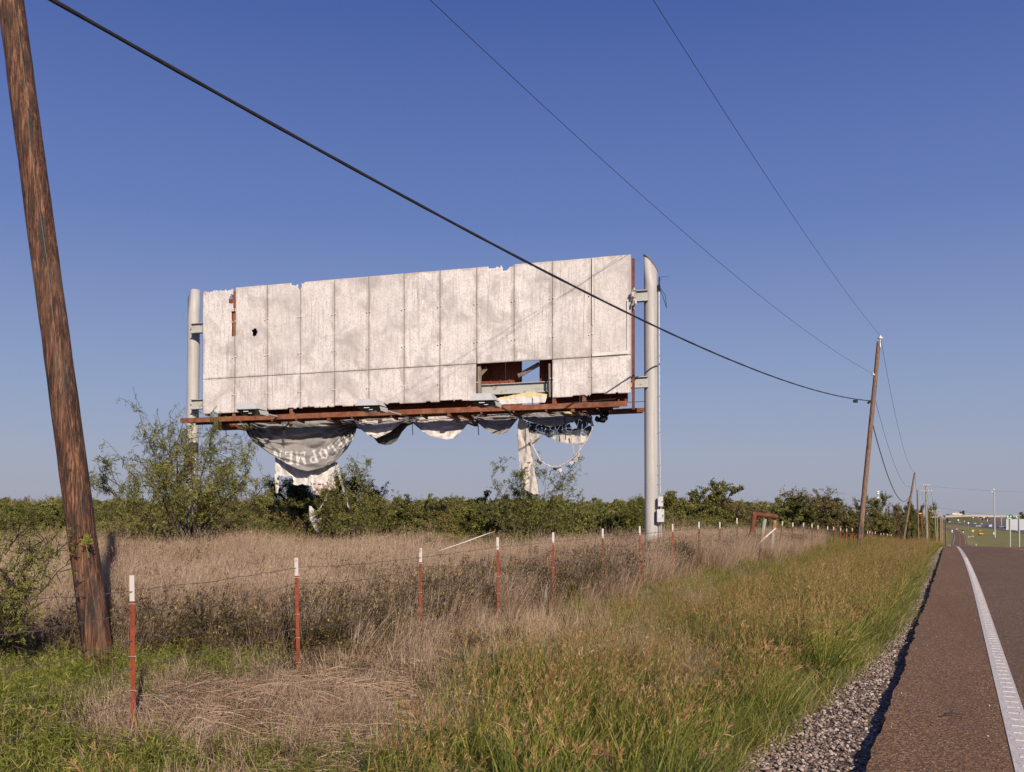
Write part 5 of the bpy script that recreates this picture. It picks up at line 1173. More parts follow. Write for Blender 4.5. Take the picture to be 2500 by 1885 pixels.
# clump kinds
def green_clump(r, fine=1.0):
    a, _ = blades(r, 50, .2, .3, .8, .0098, .4, .9, tone=(.0, .8)); b, P = blades(r, 13, .18, .6, 1.02, .0042, .25, .5, 6, tone=(.6, 1)); c, _ = blades(r, 12, .2, .15, .45, .006, .8, .8, 4, tone=(.5, 1), mi=1)
    return [a, b, c, panicle(r, P, 12, .045, .0038, tone=(0, 1), spread=.3, part=.5)]
def low_green(r):
    a, _ = blades(r, 80, .2, .12, .34, .006, .5, .9, tone=(.1, .9)); b, _ = blades(r, 20, .2, .1, .3, .005, .8, .8, 4, tone=(.3, 1), mi=1); return [a, b]
def tall_green(r):
    a, _ = blades(r, 46, .12, .5, 1.05, .013, .4, 1.1, 7, tone=(.15, .7)); b, P = blades(r, 8, .1, .9, 1.35, .006, .2, .5, 6, tone=(.5, 1)); return [a, b, panicle(r, P, 24, .09, .005, spread=.35)]
def tan_clump(r):
    a, P = blades(r, 80, .22, .55, 1.05, .0045, .22, .35, 5, tone=(.1, 1)); b, P2 = blades(r, 30, .22, .25, .7, .006, .8, 1.0, 5, tone=(.0, .7)); return [a, b, panicle(r, P, 2, .05, .003, mi=0, tone=(.5, 1), spread=.2, part=.4)]
def weed_clump(r):
    a, P = blades(r, 9, .12, .55, 1.05, .006, .25, .3, 7, tone=(.2, .9)); n = 70
    k = r.randint(0, 9, n); j = r.randint(2, 6, n); b = P[k, j]; d = unit(r.randn(n, 3)+np.array([0, 0, .8])); L = .1+.16*r.rand(n)
    Q = np.stack([b, b+d*L[:, None]*.5, b+d*L[:, None]+np.array([0, 0, .02])], 1); s = unit(np.cross(d, r.randn(n, 3)))
    tw = ribbons(Q, np.full((n, 3), .003), s, r.rand(n)*.7, np.zeros(n, int))
    return [a, tw, leaflets(r, 360, Q, .032, .014, (.0, .75)), leaflets(r, 22, Q, .04, .02, (.5, 1.0), 1)]
def rag_clump(r):
    a, P = blades(r, 12, .14, .35, .75, .005, .3, .3, 7, tone=(.2, .6)); return [a, leaflets(r, 420, P, .07, .007, (.2, 1), up=.5, spread=.7)]
def yel_clump(r):
    a, P = blades(r, 10, .15, .5, 1.0, .006, .3, .3, 6, tone=(0, .4)); return [a, leaflets(r, 170, P, .06, .03, (.1, 1), up=-.1)]
def straw_clump(r):
    n = 130; a = r.randn(n)*.5; B = np.stack([(r.rand(n)-.5)*.5, (r.rand(n)-.5)*.4, .02+.1*r.rand(n)], -1); L = .3+.5*r.rand(n)
    t = np.linspace(0, 1, 6); ang = a[:, None] + (.6+.8*r.rand(n))[:, None]*t[None]
    X = np.cumsum(np.cos(ang), 1)/6*L[:, None]; Y = np.cumsum(np.sin(ang), 1)/6*L[:, None]; Zz = .09*np.sin(np.pi*t)[None]*r.rand(n)[:, None]
    P = B[:, None]+np.stack([X, Y, Zz], -1); s = unit(r.randn(n, 3)+np.array([0, 0, 1.2])*0); return [ribbons(P, np.full((n, 6), .005), s, r.rand(n), np.zeros(n, int))]
def stub_clump(r):
    a, _ = blades(r, 26, .12, .12, .42, .007, .22, .25, 4, tone=(.4, 1)); return [a]
G1 = source('green_clumps', [mk('g', green_clump(r), [MT['g_green'], MT['g_seed']]) for _ in range(5)])
G2 = source('low_clumps', [mk('g', low_green(r), [MT['g_green'], MT['g_tan']]) for _ in range(4)])
G3 = source('tall_clumps', [mk('g', tall_green(r), [MT['g_green'], MT['g_seed']]) for _ in range(4)])
G4 = source('tan_clumps', [mk('g', tan_clump(r), [MT['g_tan']]) for _ in range(6)])
G5 = source('weed_clumps', [mk('g', weed_clump(r), [MT['g_weed'], MT['g_yel']]) for _ in range(5)])
G6 = source('ragweed_clumps', [mk('g', rag_clump(r), [MT['g_rag']]) for _ in range(4)])
G7 = source('yellow_clumps', [mk('g', yel_clump(r), [MT['g_yel']]) for _ in range(4)])
G8 = source('straw_clumps', [mk('g', straw_clump(r), [MT['g_straw']]) for _ in range(4)])
G9 = source('stub_clumps', [mk('g', stub_clump(r), [MT['g_tan']]) for _ in range(4)])
# candidate positions over the visible wedge, by camera depth
def wedge(n, Z0, Z1, pw=1.0, marg=2.5):
    u = r.rand(n); Z = (Z0**(2-pw) + u*(Z1**(2-pw)-Z0**(2-pw)))**(1/(2-pw)); X = (r.rand(n)*2-1)*(.56*Z+marg)
    # uniform in X for each Z: importance stays flat per unit area when pw=0
    return X*cps - Z*sps, X*sps + Z*cps, X, Z
def fields(L, t):
    d = L - road_c(t); f = -d
    return d
def place(name, coll, nk, n, Z0, Z1, prob, smin, smax, tilt=.12, pw=1.0, bias=(0, 0), hs=1.0, shape=None):
    L, t, X, Z = wedge(n, Z0, Z1, pw); d = fields(L, t); p = prob(d, L, t, X, Z); k = r.rand(n) < p
    L, t, X, Z = L[k], t[k], X[k], Z[k]; m = len(L)
    P = np.stack([L, t, gz(L, t)-.02], -1)
    ln_ = bias[1]*1.7*(.6+.9*fbm(L*.25, t*.25, 2, 40)); aa = r.randn(m)*tilt - ln_*sps; bb_ = r.randn(m)*tilt + ln_*cps; ph = r.rand(m)*6.283
    ca, sa, cb, sb_, cp_, sp_ = np.cos(aa), np.sin(aa), np.cos(bb_), np.sin(bb_), np.cos(ph), np.sin(ph)
    # R = Ry(b) Rx(a) Rz(phi): spin the clump first, then lean it with the wind
    R00 = cb*cp_+sb_*sa*sp_; R10 = ca*sp_; R20 = -sb_*cp_+cb*sa*sp_; R21 = sb_*sp_+cb*sa*cp_; R22 = cb*ca
    rot = np.stack([np.arctan2(R21, R22), -np.arcsin(np.clip(R20, -1, 1)), np.arctan2(R10, R00)], -1)
    s = (smin+(smax-smin)*r.rand(m))*(shape(fields(L, t), L, t, X, Z) if shape else 1); scl = np.stack([s, s, s*hs*(.85+.3*r.rand(m))], -1)
    # lie on world axes first: rotate about z inside, lean outside
    return scatter(name, coll, P, rot, scl, r.randint(0, nk, m)), m
def patch(L, t, s, seed): return fbm(L*s, t*s, 3, seed)
cnt = {}
# verge: green grass between gravel and fence
def edge_g(t): return -(.53 + .45 + .55*sm(16, 6, t) + .2*(fbm(t*.7, t*0, 3, 6)-.5))
def p_verge(d, L, t, X, Z):
    a = sm(-.05, .3, edge_g(t) - d); inn = np.interp(t, [4, 7, 9.5, 12, 18, 30], [-2.7, -3.2, -3.9, -4.8, -5.6, -6.1]); b = sm(-.5, .5, d - inn + .9*(patch(L, t, .45, 3)-.5)*2); return a*b*(t > 2)
def tanpatch(L, t): return sm(.52, .6, patch(L, t, .55, 31))*sm(16, 9, t)
_, cnt['verge'] = place('verge_grass', G1, 5, 26000, 4.2, 60, lambda d, L, t, X, Z: p_verge(d, L, t, X, Z)*(1-.8*tanpatch(L, t))*np.where(Z < 10, .55, 1)*np.interp(Z, [5, 7.5], [.75, 1]), .55, .95, .14, .9, (0, .16), 1.0, lambda d, L, t, X, Z: (1-.42*sm(-3.2, -4.4, d)*sm(11, 16, t))*(.78+.6*patch(L, t, .6, 41))*np.interp(Z, [5, 14, 24], [1.12, 1.08, 1]))
_, cnt['verge_far'] = place('verge_grass', G1, 5, 14000, 50, 150, lambda d, L, t, X, Z: (d < edge_g(t)-.1)*(d > -8.5)*1.0, .85, 1.15, .14, .9, (0, .16), 1.0, lambda d, L, t, X, Z: 1-.45*sm(-3.2, -4.6, d)*sm(75, 60, t))
INN = lambda t: np.interp(t, [4, 7, 9.5, 12, 18, 30], [-2.7, -3.2, -3.9, -4.8, -5.6, -6.1])
_, cnt['low'] = place('short_grass', G2, 4, 22000, 4.2, 30, lambda d, L, t, X, Z: ((d < edge_g(t)+.12)*(d > -7.5))*np.where(d < INN(t), np.where(Z < 6.9, .55, .12), 1.0), .7, 1.2, .12, 1.0)
_, cnt['tall'] = place('tall_grass', G3, 4, 7000, 5.2, 90, lambda d, L, t, X, Z: p_verge(d, L, t, X, Z)*sm(.42, .58, patch(L, t, .5, 9))*np.where(Z < 16, .8, .3) + 1.0*(np.hypot(X+.45, Z-9.2) < .42) + .10*((X < -1)*(d < -3.6)*(d > -6)*(Z < 7.4)), .45, .78, .15, 1.0, (0, .15))
# far-side verge
_, cnt['right'] = place('far_verge_grass', G1, 5, 9000, 60, 420, lambda d, L, t, X, Z: ((d > 9) & (d < 60))*1.0, 1.0, 1.8, .12, .7)
# dead grass field beyond the fence
def p_tan(d, L, t, X, Z): return sm(-5.6, -6.9, d + .7*(patch(L, t, .5, 12)-.5)*2)*(Z > 4.5)
_, cnt['tan'] = place('dead_grass', G4, 6, 60000, 7.0, 48, lambda d, L, t, X, Z: p_tan(d, L, t, X, Z)*(1-.8*sm(12, 10, Z)*(X < -2))*(1-.72*sm(-8.8, -7.6, d)*(t < 26)), .7, 1.1, .1, .55, (0, .13), .95, lambda d, L, t, X, Z: (.55+.8*patch(L, t, .55, 44))*np.where((Z < 10.6) & (X < -2), .42, 1)*(1+.25*(r.rand(len(L)) > .93)))
_, cnt['tanfar'] = place('dead_grass', G4, 6, 9000, 45, 110, lambda d, L, t, X, Z: (d < -7.5)*(d > -70)*((Z < 66) | (d > -26))*1.0, 1.0, 1.3, .13, .6, (0, .1))
# brown weeds along the fence and in the near left
def p_weed(d, L, t, X, Z):
    b = np.exp(-((d+7.3+.9*(patch(L, t, .3, 14)-.5))/1.15)**2); nl = sm(11.5, 9.5, Z)*(X < -3.0)*(d < -6.5)*.7
    pa = (sm(.5, .58, patch(L, t, .3, 16))*.6 + .10)*(d < -7)
    return np.clip(b*1.35 + nl*1.5 + pa, 0, 1)*(d < -6.35)*(1-.9*straw_m(L, t))
SC = cw((660-CX)/FV*9.3, 8.9)
def straw_m(L, t): q = np.hypot((L*cps+t*sps+1.9)/1.4, (-L*sps+t*cps-8.35)/1.15); return sm(1.2, .7, q + .9*(patch(L, t, 1.1, 3)-.5))
_, cnt['weed'] = place('dry_weeds', G5, 5, 26000, 5.5, 46, lambda d, L, t, X, Z: p_weed(d, L, t, X, Z), .6, 1.0, .16, .8, (0, 0), 1.0, lambda d, L, t, X, Z: np.where(Z < 10.6, .36, 1.0))
_, cnt['rag'] = place('green_weeds', G6, 4, 6000, 5.0, 14, lambda d, L, t, X, Z: (X < -2.2)*(d < -4.6)*(Z < 10.4)*sm(.38, .5, patch(L, t, .8, 18)+.14*(X < -2.6))*.95*(1-straw_m(L, t))*(np.hypot(X+2.95, Z-7.2) > .45), .35, .75, .2, 1.0, (0, 0), 1.0, lambda d, L, t, X, Z: np.where((Z > 8.2), .85, 1)*1.15)
_, cnt['weed2'] = place('dry_weeds', G5, 5, 3000, 5.5, 13, lambda d, L, t, X, Z: (d < -4.4)*(d > -6.4)*.8*(1-.95*straw_m(L, t)), .22, .5, .25, 1.0)
_, cnt['rag2'] = place('green_weeds', G6, 4, 1500, 5.0, 7.4, lambda d, L, t, X, Z: (X < .2)*(d < -3.2)*.9*sm(.3, .5, patch(L, t, 1.0, 23)), .3, .62, .25, 1.0)
_, cnt['yel'] = place('yellowing_weeds', G7, 4, 16000, 22, 50, lambda d, L, t, X, Z: (d < -12)*np.clip(sm(27, 34, Z)*.65 + sm(.6, .7, patch(L, t, .2, 19))*.4, 0, 1)*(X < 12), .7, 1.15, .15, .8)
_, cnt['straw'] = place('flattened_straw', G8, 4, 16000, 5.0, 12.5, lambda d, L, t, X, Z: np.clip(straw_m(L, t) + .22*(X > -3.6)*(d < np.interp(t, [4, 7, 9.5, 12, 18, 30], [-2.7, -3.2, -3.9, -4.8, -5.6, -6.1]))*(d > -6.8), 0, 1), .8, 1.15, .06, 1.0)
_, cnt['bent'] = place('flattened_straw', G4, 6, 3500, 5.5, 12.5, lambda d, L, t, X, Z: straw_m(L, t)*.7 + .3*(np.abs(straw_m(L, t)-.5) < .45), .35, .7, .75, 1.0, (0, .25))
_, cnt['stub'] = place('dry_stubble', G9, 4, 8000, 5.2, 16, lambda d, L, t, X, Z: np.clip(.6*(d < -4.2)*(d > -7)*(1-straw_m(L, t)) + .9*((np.abs(straw_m(L, t)-.4) < .35)), 0, 1), .7, 1.3, .2, 1.0)
_, cnt['tanv'] = place('dead_grass', G4, 6, 5000, 5.2, 26, lambda d, L, t, X, Z: np.clip(tanpatch(L, t)*.8 + .12, 0, 1)*(d < -2.2)*(d > -6.1)*(t > 8.5), .4, .7, .2, 1.0)
_, cnt['edge'] = place('creeping_grass', G2, 4, 7000, 5.0, 45, lambda d, L, t, X, Z: (np.abs(d - edge_g(t) - .1) < .22)*.5, .35, .6, .3, 1.0)
# gravel stones
def stone(r, s):
    bm = bmesh.new(); bmesh.ops.create_icosphere(bm, subdivisions=2, radius=1)
    sx, sy, sz = 1, .6+.3*r.rand(), .45+.25*r.rand(); ns = [unit(r.randn(3)) for _ in range(7)]
    for v in bm.verts:
        p = np.array(v.co)
        for n_ in ns:
            q = p.dot(n_)
            if q > .72: p = p - n_*(q-.72)
        v.co = Vector((p[0]*sx, p[1]*sy, p[2]*sz))
    me = bpy.data.meshes.new('stone'); bm.to_mesh(me); bm.free(); me.materials.append(MT['stone']); return me
GS = source('stones', [stone(r, 1) for _ in range(7)])
def stones(n, t0, t1, s0, s1, pr):
    t = t0*(t1/t0)**r.rand(n); d = E0 - .02 - r.rand(n)**.8*(.78+.95*sm(16, 6, t)); c = road_c(t); k = r.rand(n) < pr(d, t)
    t, d, c = t[k], d[k], c[k]; m = len(t); L = d+c; s = s0+(s1-s0)*r.rand(m)**2.5
    P = np.stack([L, t, gz(L, t)+.02+s*.2], -1); scatter('gravel', GS, P, r.rand(m, 3)*6.28*np.array([.08, .08, 1]), np.stack([s]*3, -1), r.randint(0, 7, m)); return m
cnt['stones'] = stones(44000, 5.5, 90, .006, .024, lambda d, t: np.where(d > E0-.14, .35, np.where(fbm(t*1.1, d*2, 2, 7) > .36, 1, .35)))
t = 5+40*r.rand(500); d = -.5+4*r.rand(500)**2.0
scatter('loose_chippings', GS, np.stack([d+road_c(t), t, road_z(t)+.004], -1), r.rand(500, 3)*6, np.stack([.004+.006*r.rand(500)]*3, -1), r.randint(0, 7, 500))

# ------------------------------------------------------------------ trees
def branchset(r, base, limbs, sub=(6, 5), r0=.07, wob=.12, ln=(.45, .5), up=.35, droop=0.0):
    """limbs: list of target offsets (3-vectors) from base. returns tubes [(pts, rads)], twig lines"""
    tubes, twigs = [], []
    def seg(p, q, rad, k, w):
        t = np.linspace(0, 1, k)[:, None]; L = np.linalg.norm(q-p); w_ = np.cumsum(r.randn(k, 3), 0)*w*L/k**.9; w_ -= t*w_[-1]
        return p*(1-t)+q*t + w_ + np.array([0, 0, 1])*np.sin(np.pi*t)*.06*L
    for tg in limbs:
        L0 = np.linalg.norm(tg); P = seg(np.array(base, float), np.array(base)+np.array(tg), 0, 9, wob)
        R0 = r0*(.55+.2*L0/3); tubes.append((P, np.linspace(R0, R0*.25, 9)))
        for i in range(sub[0]):
            f = .25+.75*r.rand()**.8; j = min(7, int(f*8)); p = P[j]+(P[j+1]-P[j])*(f*8-j); d = unit(unit(P[j+1]-P[j])*.6 + r.randn(3)*.75 + np.array([0, 0, up]))
            l1 = L0*ln[0]*(1.15-f*.6)*(.6+.6*r.rand()); Q = seg(p, p+d*l1, 0, 6, wob*1.2); tubes.append((Q, np.linspace(R0*.35, R0*.1, 6)))
            for m in range(sub[1]):
                g = .2+.8*r.rand(); j = min(4, int(g*5)); p2 = Q[j]+(Q[j+1]-Q[j])*(g*5-j); d2 = unit(unit(Q[j+1]-Q[j])*.5 + r.randn(3)*.8 + np.array([0, 0, up*.6-droop]))
                l2 = l1*ln[1]*(.5+.8*r.rand()); S = seg(p2, p2+d2*l2, 0, 5, wob*1.3); tubes.append((S, np.linspace(R0*.14, R0*.05, 5))); twigs.append(S)
            twigs.append(Q[1:])
    return tubes, twigs
def tubes_np(tubes, minr=.004):
    V, F = [], []; o = 0
    for P, Rr in tubes:
        k = len(P); m = 6 if Rr[0] > .03 else 3; T = unit(np.gradient(P, axis=0)); A = unit(np.cross(T, np.array([.31, .2, .93]))); B = np.cross(T, A)
        a = np.arange(m)*2*np.pi/m; Rr = np.maximum(Rr, minr)
        ring = P[:, None]+Rr[:, None, None]*(np.cos(a)[None, :, None]*A[:, None]+np.sin(a)[None, :, None]*B[:, None]); V.append(ring.reshape(-1, 3))
        i = np.arange(k-1)[:, None]*m; j = np.arange(m)[None]; j2 = (j+1) % m; F.append((np.stack([i+j, i+j2, i+m+j2, i+m+j], -1).reshape(-1, 4)+o)); o += k*m
    return np.concatenate(V), np.concatenate(F)
def foliage(r, twigs, per, leaf, style='mesq', droop=.5, blob=.15):
    """per leaves per twig; mesquite: feathery rachis with leaflets, broad: leaf quads"""
    parts = []
    B, D, tone = [], [], []
    for S in twigs:
        n = per; f = r.rand(n)*(len(S)-1.01); j = f.astype(int); p = S[j]+(S[j+1]-S[j])*(f-j)[:, None]
        B.append(p); tone.append(np.full(n, r.rand()*.5))
    B = np.concatenate(B); tone = np.concatenate(tone); n = len(B)
    B = B + r.randn(n, 3)*blob*.35
    if style == 'mesq':
        d = unit(r.randn(n, 3)+np.array([0, 0, -droop])); L = leaf*(.6+.8*r.rand(n)); k = 5
        # rachis with 2*k leaflets
        out = []
        c = unit(np.cross(d, r.randn(n, 3)))
        t = np.linspace(.15, 1, k)
        for i in range(k):
            for sg in (-1, 1):
                b = B + d*L[:, None]*t[i] - np.array([0, 0, 1])*(L*t[i]**2*.35)[:, None]; dd = unit(c*sg + d*.5 + r.randn(n, 3)*.25); l = L*.38*(.7+.6*r.rand(n))
                Q = np.stack([b, b+dd*l[:, None]], 1); s = unit(np.cross(dd, r.randn(n, 3))); W = (L*.12)[:, None]*np.array([1.0, .6])[None]
                out.append(ribbons(Q, W, s, np.clip(tone+.5*r.rand(n), 0, 1), np.zeros(n, int)))
        return cat(out)
    d = unit(r.randn(n, 3)+np.array([0, 0, .2])); L = leaf*(.5+r.rand(n)); Q = np.stack([B, B+d*L[:, None]*.5, B+d*L[:, None]], 1); s = unit(np.cross(d, r.randn(n, 3)))
    W = (L*.75)[:, None]*np.array([.3, 1, .15])[None]; return ribbons(Q, W, s, np.clip(tone+.5*r.rand(n), 0, 1), np.zeros(n, int))
def tree_meshes(seed, H, Wd, nl, sub, per, leaf, style, lmat, bark='bark', droop=.5, low=.25, r0=.07, limbs=None):
    r = np.random.RandomState(seed)
    if limbs is None:
        limbs = []
        for i in range(nl):
            a = 2*np.pi*(i+r.rand()*.7)/nl; e = r.rand(); rad = Wd/2*(1-.55*e)*(.6+.4*r.rand()); z = H*(low+(1-low)*(.25+.75*e)*(.75+.25*r.rand())); limbs.append((np.cos(a)*rad, np.sin(a)*rad, z))
    tb, tw = branchset(r, (0, 0, -.1), limbs, sub, r0); V, F = tubes_np(tb, .005); mt = fast_mesh('trunk', V, F, smooth=True); mt.materials.append(MT[bark])
    V, F, T, M = foliage(r, tw, per, leaf, style, droop); mc = fast_mesh('crown', V, F, {'tone': T}); mc.materials.append(MT[lmat]); return mt, mc
def put_tree(ms, x, y, scale, rz, label, cat_='tree', group=None, name='tree', sz=None):
    e = empty(name, (x, y, gzf(x, y)), label, cat_, group); e.scale = (scale, scale, sz or scale); e.rotation_euler = (0, 0, rz)
    a = bpy.data.objects.new('trunk', ms[0]); COL.objects.link(a); a.parent = e; b = bpy.data.objects.new('crown', ms[1]); COL.objects.link(b); b.parent = e; return e
# hero mesquite in front of the left column, limbs reach what the photo shows
hb = cw((405-CX)/FV*28.5, 28.5); hb.z = gzf(hb.x, hb.y)
def ho(x, y, Z, b=hb): q = pt(x, y, Z); return (q.x-b.x, q.y-b.y, q.z-b.z)
rr_ = np.random.RandomState(3)
hl = [ho(*a) for a in ((212, 1002, 28), (232, 1050, 27.5), (300, 985, 28.8), (322, 945, 28.2), (352, 930, 28.6), (378, 938, 29.4), (420, 965, 28), (455, 955, 29), (500, 985, 28.5), (540, 1003, 28), (520, 1045, 27.6), (470, 1030, 27.3), (280, 1075, 27.2), (350, 1030, 27.4), (430, 1060, 27), (575, 1060, 28.4), (380, 1000, 30))]
m_ = tree_meshes(5, 4, 5, 0, (8, 6), 5, .13, 'mesq', 'l_mesq', droop=.7, r0=.05, limbs=hl)
e = put_tree(m_, hb.x, hb.y, 1, 0, 'tall feathery mesquite growing around the left billboard column', 'tree', name='mesquite_tree')
# dark mesquite behind the banner
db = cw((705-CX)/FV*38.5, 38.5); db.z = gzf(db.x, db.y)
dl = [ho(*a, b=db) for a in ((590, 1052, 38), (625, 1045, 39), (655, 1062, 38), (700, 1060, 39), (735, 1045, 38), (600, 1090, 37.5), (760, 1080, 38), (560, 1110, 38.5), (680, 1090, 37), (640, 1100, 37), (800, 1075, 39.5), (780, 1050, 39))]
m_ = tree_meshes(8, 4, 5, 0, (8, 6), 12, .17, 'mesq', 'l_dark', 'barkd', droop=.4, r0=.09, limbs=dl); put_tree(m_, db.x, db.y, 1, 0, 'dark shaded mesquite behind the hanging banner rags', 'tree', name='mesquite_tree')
db = cw((770-CX)/FV*30.3, 30.3); db.z = gzf(db.x, db.y)
dl = [ho(*a, b=db) for a in ((742, 1030, 30), (775, 1015, 30.5), (800, 1055, 30), (700, 1075, 30), (720, 1050, 30), (760, 1080, 29.5), (690, 1110, 30), (840, 1090, 30.5))]
m_ = tree_meshes(9, 3.5, 4, 0, (5, 5), 5, .13, 'mesq', 'l_mesq', droop=.5, r0=.04, limbs=dl); put_tree(m_, db.x, db.y, 1, 0, 'thin green mesquite overlapping the rags left of the swags', 'tree', name='mesquite_tree')
# sprays rising under the hanging strip
db = cw((1150-CX)/FV*30, 30); db.z = gzf(db.x, db.y)
dl = [ho(*a, b=db) for a in ((1060, 1018, 30), (1125, 1040, 29.7), (1178, 1035, 30), (1222, 1022, 30), (1240, 1050, 30), (1090, 1075, 29.6), (1150, 1085, 29.5), (1200, 1090, 29.6), (1030, 1090, 30), (1270, 1085, 30.2))]
m_ = tree_meshes(10, 3.5, 4, 0, (5, 5), 5, .13, 'mesq', 'l_mesq', droop=.3, r0=.035, limbs=dl); put_tree(m_, db.x, db.y, 1, 0, 'wispy mesquite with upright sprays below the hanging banner strip', 'tree', name='mesquite_tree')
# near shrub entering at the left edge
db = cw((-75-CX)/FV*9.6, 9.6); db.z = gzf(db.x, db.y)
dl = [ho(*a, b=db) for a in ((95, 1190, 9.6), (110, 1235, 9.4), (60, 1165, 9.8), (20, 1140, 9.7), (100, 1275, 9.4), (40, 1230, 9.2), (20, 1310, 9.2), (-60, 1120, 9.6), (80, 1215, 10), (50, 1280, 9.5))]
m_ = tree_meshes(12, 2, 2, 0, (5, 4), 6, .06, 'mesq', 'l_mesq', droop=.1, r0=.018, limbs=dl); put_tree(m_, db.x, db.y, 1, 0, 'small thorny mesquite shrub reaching in at the left edge', 'shrub', name='mesquite_shrub')
# shared crowns for the thicket
MQ = [tree_meshes(30+i, 3.4, 4.6, 9, (7, 5), 14, .19, 'mesq', 'l_mesq', droop=.4, low=.15) for i in range(3)]
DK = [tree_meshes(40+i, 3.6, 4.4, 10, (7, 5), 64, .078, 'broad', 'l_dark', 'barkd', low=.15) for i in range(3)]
BR = [tree_meshes(50+i, 3.4, 4.2, 10, (8, 6), (20, 9)[i], .065, 'broad', 'l_brown', low=.15) for i in range(2)]
OL = [tree_meshes(60+i, 3.2, 4.4, 9, (7, 5), 58, .07, 'broad', 'l_mesq', low=.1) for i in range(2)]
KN = {'m': (MQ, 'feathery green mesquite', 'mesquite_tree'), 'd': (DK, 'dark green leafy tree', 'leafy_tree'), 'b': (BR, 'brown half bare tree', 'bare_tree'), 'o': (OL, 'olive green bush', 'olive_bush')}
# x, top y, Z, kind, where
TR = [(20, 1062, 37, 'm', 'at the far left of the thicket'), (75, 1052, 38, 'o', 'left of the near pole in the thicket'), (130, 1078, 39, 'm', 'just left of the near leaning pole'), (225, 1078, 40, 'o', 'just right of the near leaning pole'),
      (270, 1082, 39, 'm', 'under the long left limb of the tall mesquite'), (330, 1088, 39, 'o', 'behind the tall mesquite left of the column'), (480, 1080, 35.4, 'm', 'right of the left billboard column'), (545, 1085, 35.2, 'o', 'below the left end of the catwalk'),
      (600, 1098, 35.1, 'm', 'left of the dark shaded mesquite'), (790, 1068, 34.6, 'd', 'right of the torn white strip'), (835, 1068, 34.5, 'b', 'below the second swag'), (885, 1078, 34.3, 'o', 'below the gap between second and third swag'),
      (935, 1075, 34.2, 'b', 'below the third swag'), (985, 1070, 34.1, 'o', 'below the fourth swag'), (1040, 1062, 33.9, 'o', 'left of the hanging banner strip'), (1095, 1060, 33.8, 'm', 'behind the foot of the hanging strip'),
      (1160, 1062, 33.6, 'm', 'right of the hanging strip'), (1215, 1065, 33.5, 'o', 'below the ragged loop of hem'), (1270, 1072, 33.3, 'm', 'between the ragged loop and the right column'), (1330, 1080, 33.2, 'o', 'immediately left of the right column'),
      (1375, 1078, 33.1, 'm', 'half hidden by the right column'), (1450, 1070, 52, 'o', 'right of the electrical boxes'), (1490, 1052, 56, 'd', 'above the second post right of the column'), (1535, 1056, 58, 'd', 'above the grey wooden stake'),
      (1575, 1078, 58, 'b', 'left of the rusty pipe brace'), (1620, 1082, 60, 'b', 'behind the rusty pipe brace'), (1665, 1080, 62, 'o', 'right of the rusty pipe brace'), (1705, 1068, 66, 'd', 'left shoulder of the tallest clump'),
      (1738, 1050, 68, 'b', 'topping the clump left of the brown pole'), (1775, 1058, 70, 'b', 'second crown of the clump left of the brown pole'), (1812, 1070, 72, 'd', 'left of the brown leaning pole'), (1848, 1082, 74, 'b', 'behind the brown leaning pole'),
      (1880, 1082, 138, 'd', 'just right of the brown leaning pole'), (1908, 1088, 165, 'b', 'second crown right of the brown leaning pole'), (1932, 1092, 195, 'b', 'left of the second leaning pole'), (1953, 1096, 225, 'd', 'behind the second leaning pole')]
rr = random.Random(77)
for i, (x, y, Z, k, wh) in enumerate(TR):
    ms, desc, nm = KN[k]; p = cw((x-CX)/FV*Z, Z); g_ = gzf(p.x, p.y); Ht = EYE + (HY-y)/FV*Z - g_; s = Ht/3.5
    put_tree(ms[i % len(ms)], p.x, p.y, s*.95 if Z < 50 else min(s*1.25, 1.9), rr.uniform(0, 6.28), desc + ' ' + wh, 'tree' if k != 'o' else 'bush', 'trees and bushes of the thicket', nm, sz=s*1.0)
# trees along the road beyond the crest, each further down the line
for i, (x, y, Z, k) in enumerate(((1968, 1090, 262, 'd'), (1978, 1084, 290, 'd'), (1988, 1093, 318, 'o'), (1997, 1096, 350, 'b'), (2005, 1098, 385, 'o'), (2012, 1097, 420, 'd'), (2018, 1104, 465, 'o'), (2025, 1110, 540, 'd'))):
    ms, desc, nm = KN[k]; p = cw((x-CX)/FV*Z, Z); g_ = gzf(p.x, p.y); Ht = EYE + (HY-y)/FV*Z - g_; s = Ht/3.5
    put_tree(ms[i % len(ms)], p.x, p.y, min(s, 1.5), rr.uniform(0, 6.28), desc + ', ' + ['first', 'second', 'third', 'fourth', 'fifth', 'sixth', 'seventh', 'last'][i] + ' beyond the second leaning pole', 'tree', 'trees and bushes of the thicket', nm, sz=s)
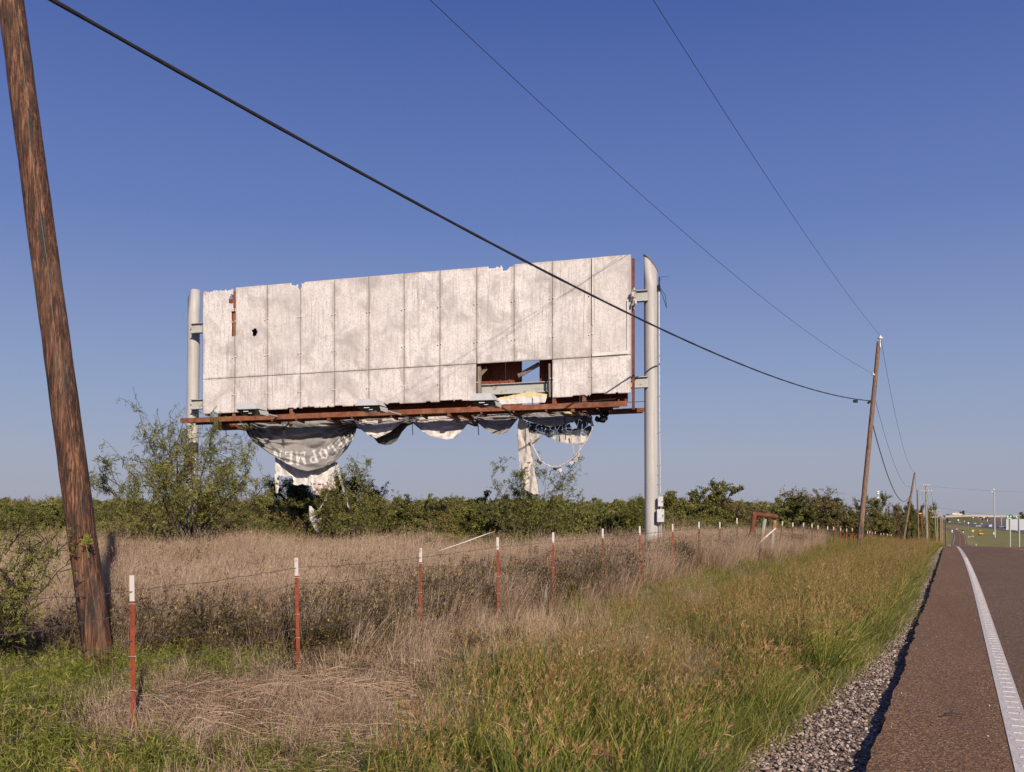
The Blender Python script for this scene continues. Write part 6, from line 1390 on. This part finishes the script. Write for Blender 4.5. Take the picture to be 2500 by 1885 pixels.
# dense back of the thicket as one mass
GT = bpy.data.collections.new('thicket_sources')
for ms in (OL[0], DK[0], BR[0], MQ[0], OL[1], DK[1]):
    vm = []
    for me in ms:
        o = bpy.data.objects.new('bush', me); 
        if me is ms[1]: GT.objects.link(o)
n = 900; Z = 50 + 60*r.rand(n)**1.2; X = (r.rand(n)*2-1)*(.58*Z+3); L = X*cps-Z*sps; t = X*sps+Z*cps; d = L-road_c(t)
k = (d < -13) & (Z > np.interp(X, [-25, -12, 0, 8, 30], [52, 66, 68, 70, 74])); L, t, X, Z = L[k], t[k], X[k], Z[k]; m = len(L)
s = (.72+.25*r.rand(m))*np.interp(Z, [50, 70, 110], [.9, 1.0, 1.25]); scatter('thicket', GT, np.stack([L, t, gz(L, t)-.2], -1), np.stack([np.zeros(m), np.zeros(m), r.rand(m)*6.28], -1), np.stack([s*1.1, s*1.1, s], -1), r.randint(0, 6, m))
n = 420; t = 85+420*r.rand(n); d = -14.5-16*r.rand(n); L = d+road_c(t); s = (.95+.35*r.rand(n))*np.where(t > 250, .8, 1)
scatter('thicket', GT, np.stack([L, t, gz(L, t)-.3], -1), np.stack([np.zeros(n), np.zeros(n), r.rand(n)*6.28], -1), np.stack([s*1.2, s*1.2, s], -1), r.randint(0, 6, n))
# undergrowth skirts in front of the thicket
n = 3600; Z = 27+44*r.rand(n); X = (r.rand(n)*2-1)*(.58*Z+2); L = X*cps-Z*sps; t = X*sps+Z*cps; d = L-road_c(t); k = (d < -11.5) & ((Z < 38) | (Z > 52) | (X < -15) | (X > 3)) & (np.hypot(X-4.2, Z-29.3) > 2.5) & (Z > np.interp(X, [-25, -5, 0, 8, 30], [29, 28.5, 28.5, 31.5, 54])); L, t = L[k], t[k]; m = len(L); s = (.22+.34*r.rand(m))*np.where(t*cps-L*sps < 32.5, .62, 1)
scatter('undergrowth', GT, np.stack([L, t, gz(L, t)-.1], -1), np.stack([np.zeros(m), np.zeros(m), r.rand(m)*6.28], -1), np.stack([s*1.3, s*1.3, s], -1), r.randint(0, 6, m))
# distant trees
for x, y0, y1, Z, lab in ((2190, 205, 330, 1500, 'large dark tree on the horizon at the right edge'), (1890, 275, 330, 1600, 'small dark tree on the horizon above the guide signs')):
    p = pt(*cf(x, y1), Z); Ht = (y1-y0)/10.533/1.1302/FV*Z+4; s = Ht/3.5; e = put_tree(DK[0], p.x, p.y, s, 1.0, lab, 'tree', None, 'leafy_tree'); e.location.z = p.z-4
for i, x in enumerate((1150, 1235, 1325)):
    p, Z = groundhit(*cf(x, 420)); Z = 1600; p = pt(*cf(x, 425), Z); s = (70 if i == 1 else 50)/10.533/1.1302/FV*Z/3.5; put_tree(BR[0], p.x, p.y, s, i, ['leftmost', 'middle', 'rightmost'][i] + ' of three dark bushes in front of the overpass', 'bush', None, 'round_bush').location.z = p.z
print('counts', cnt)
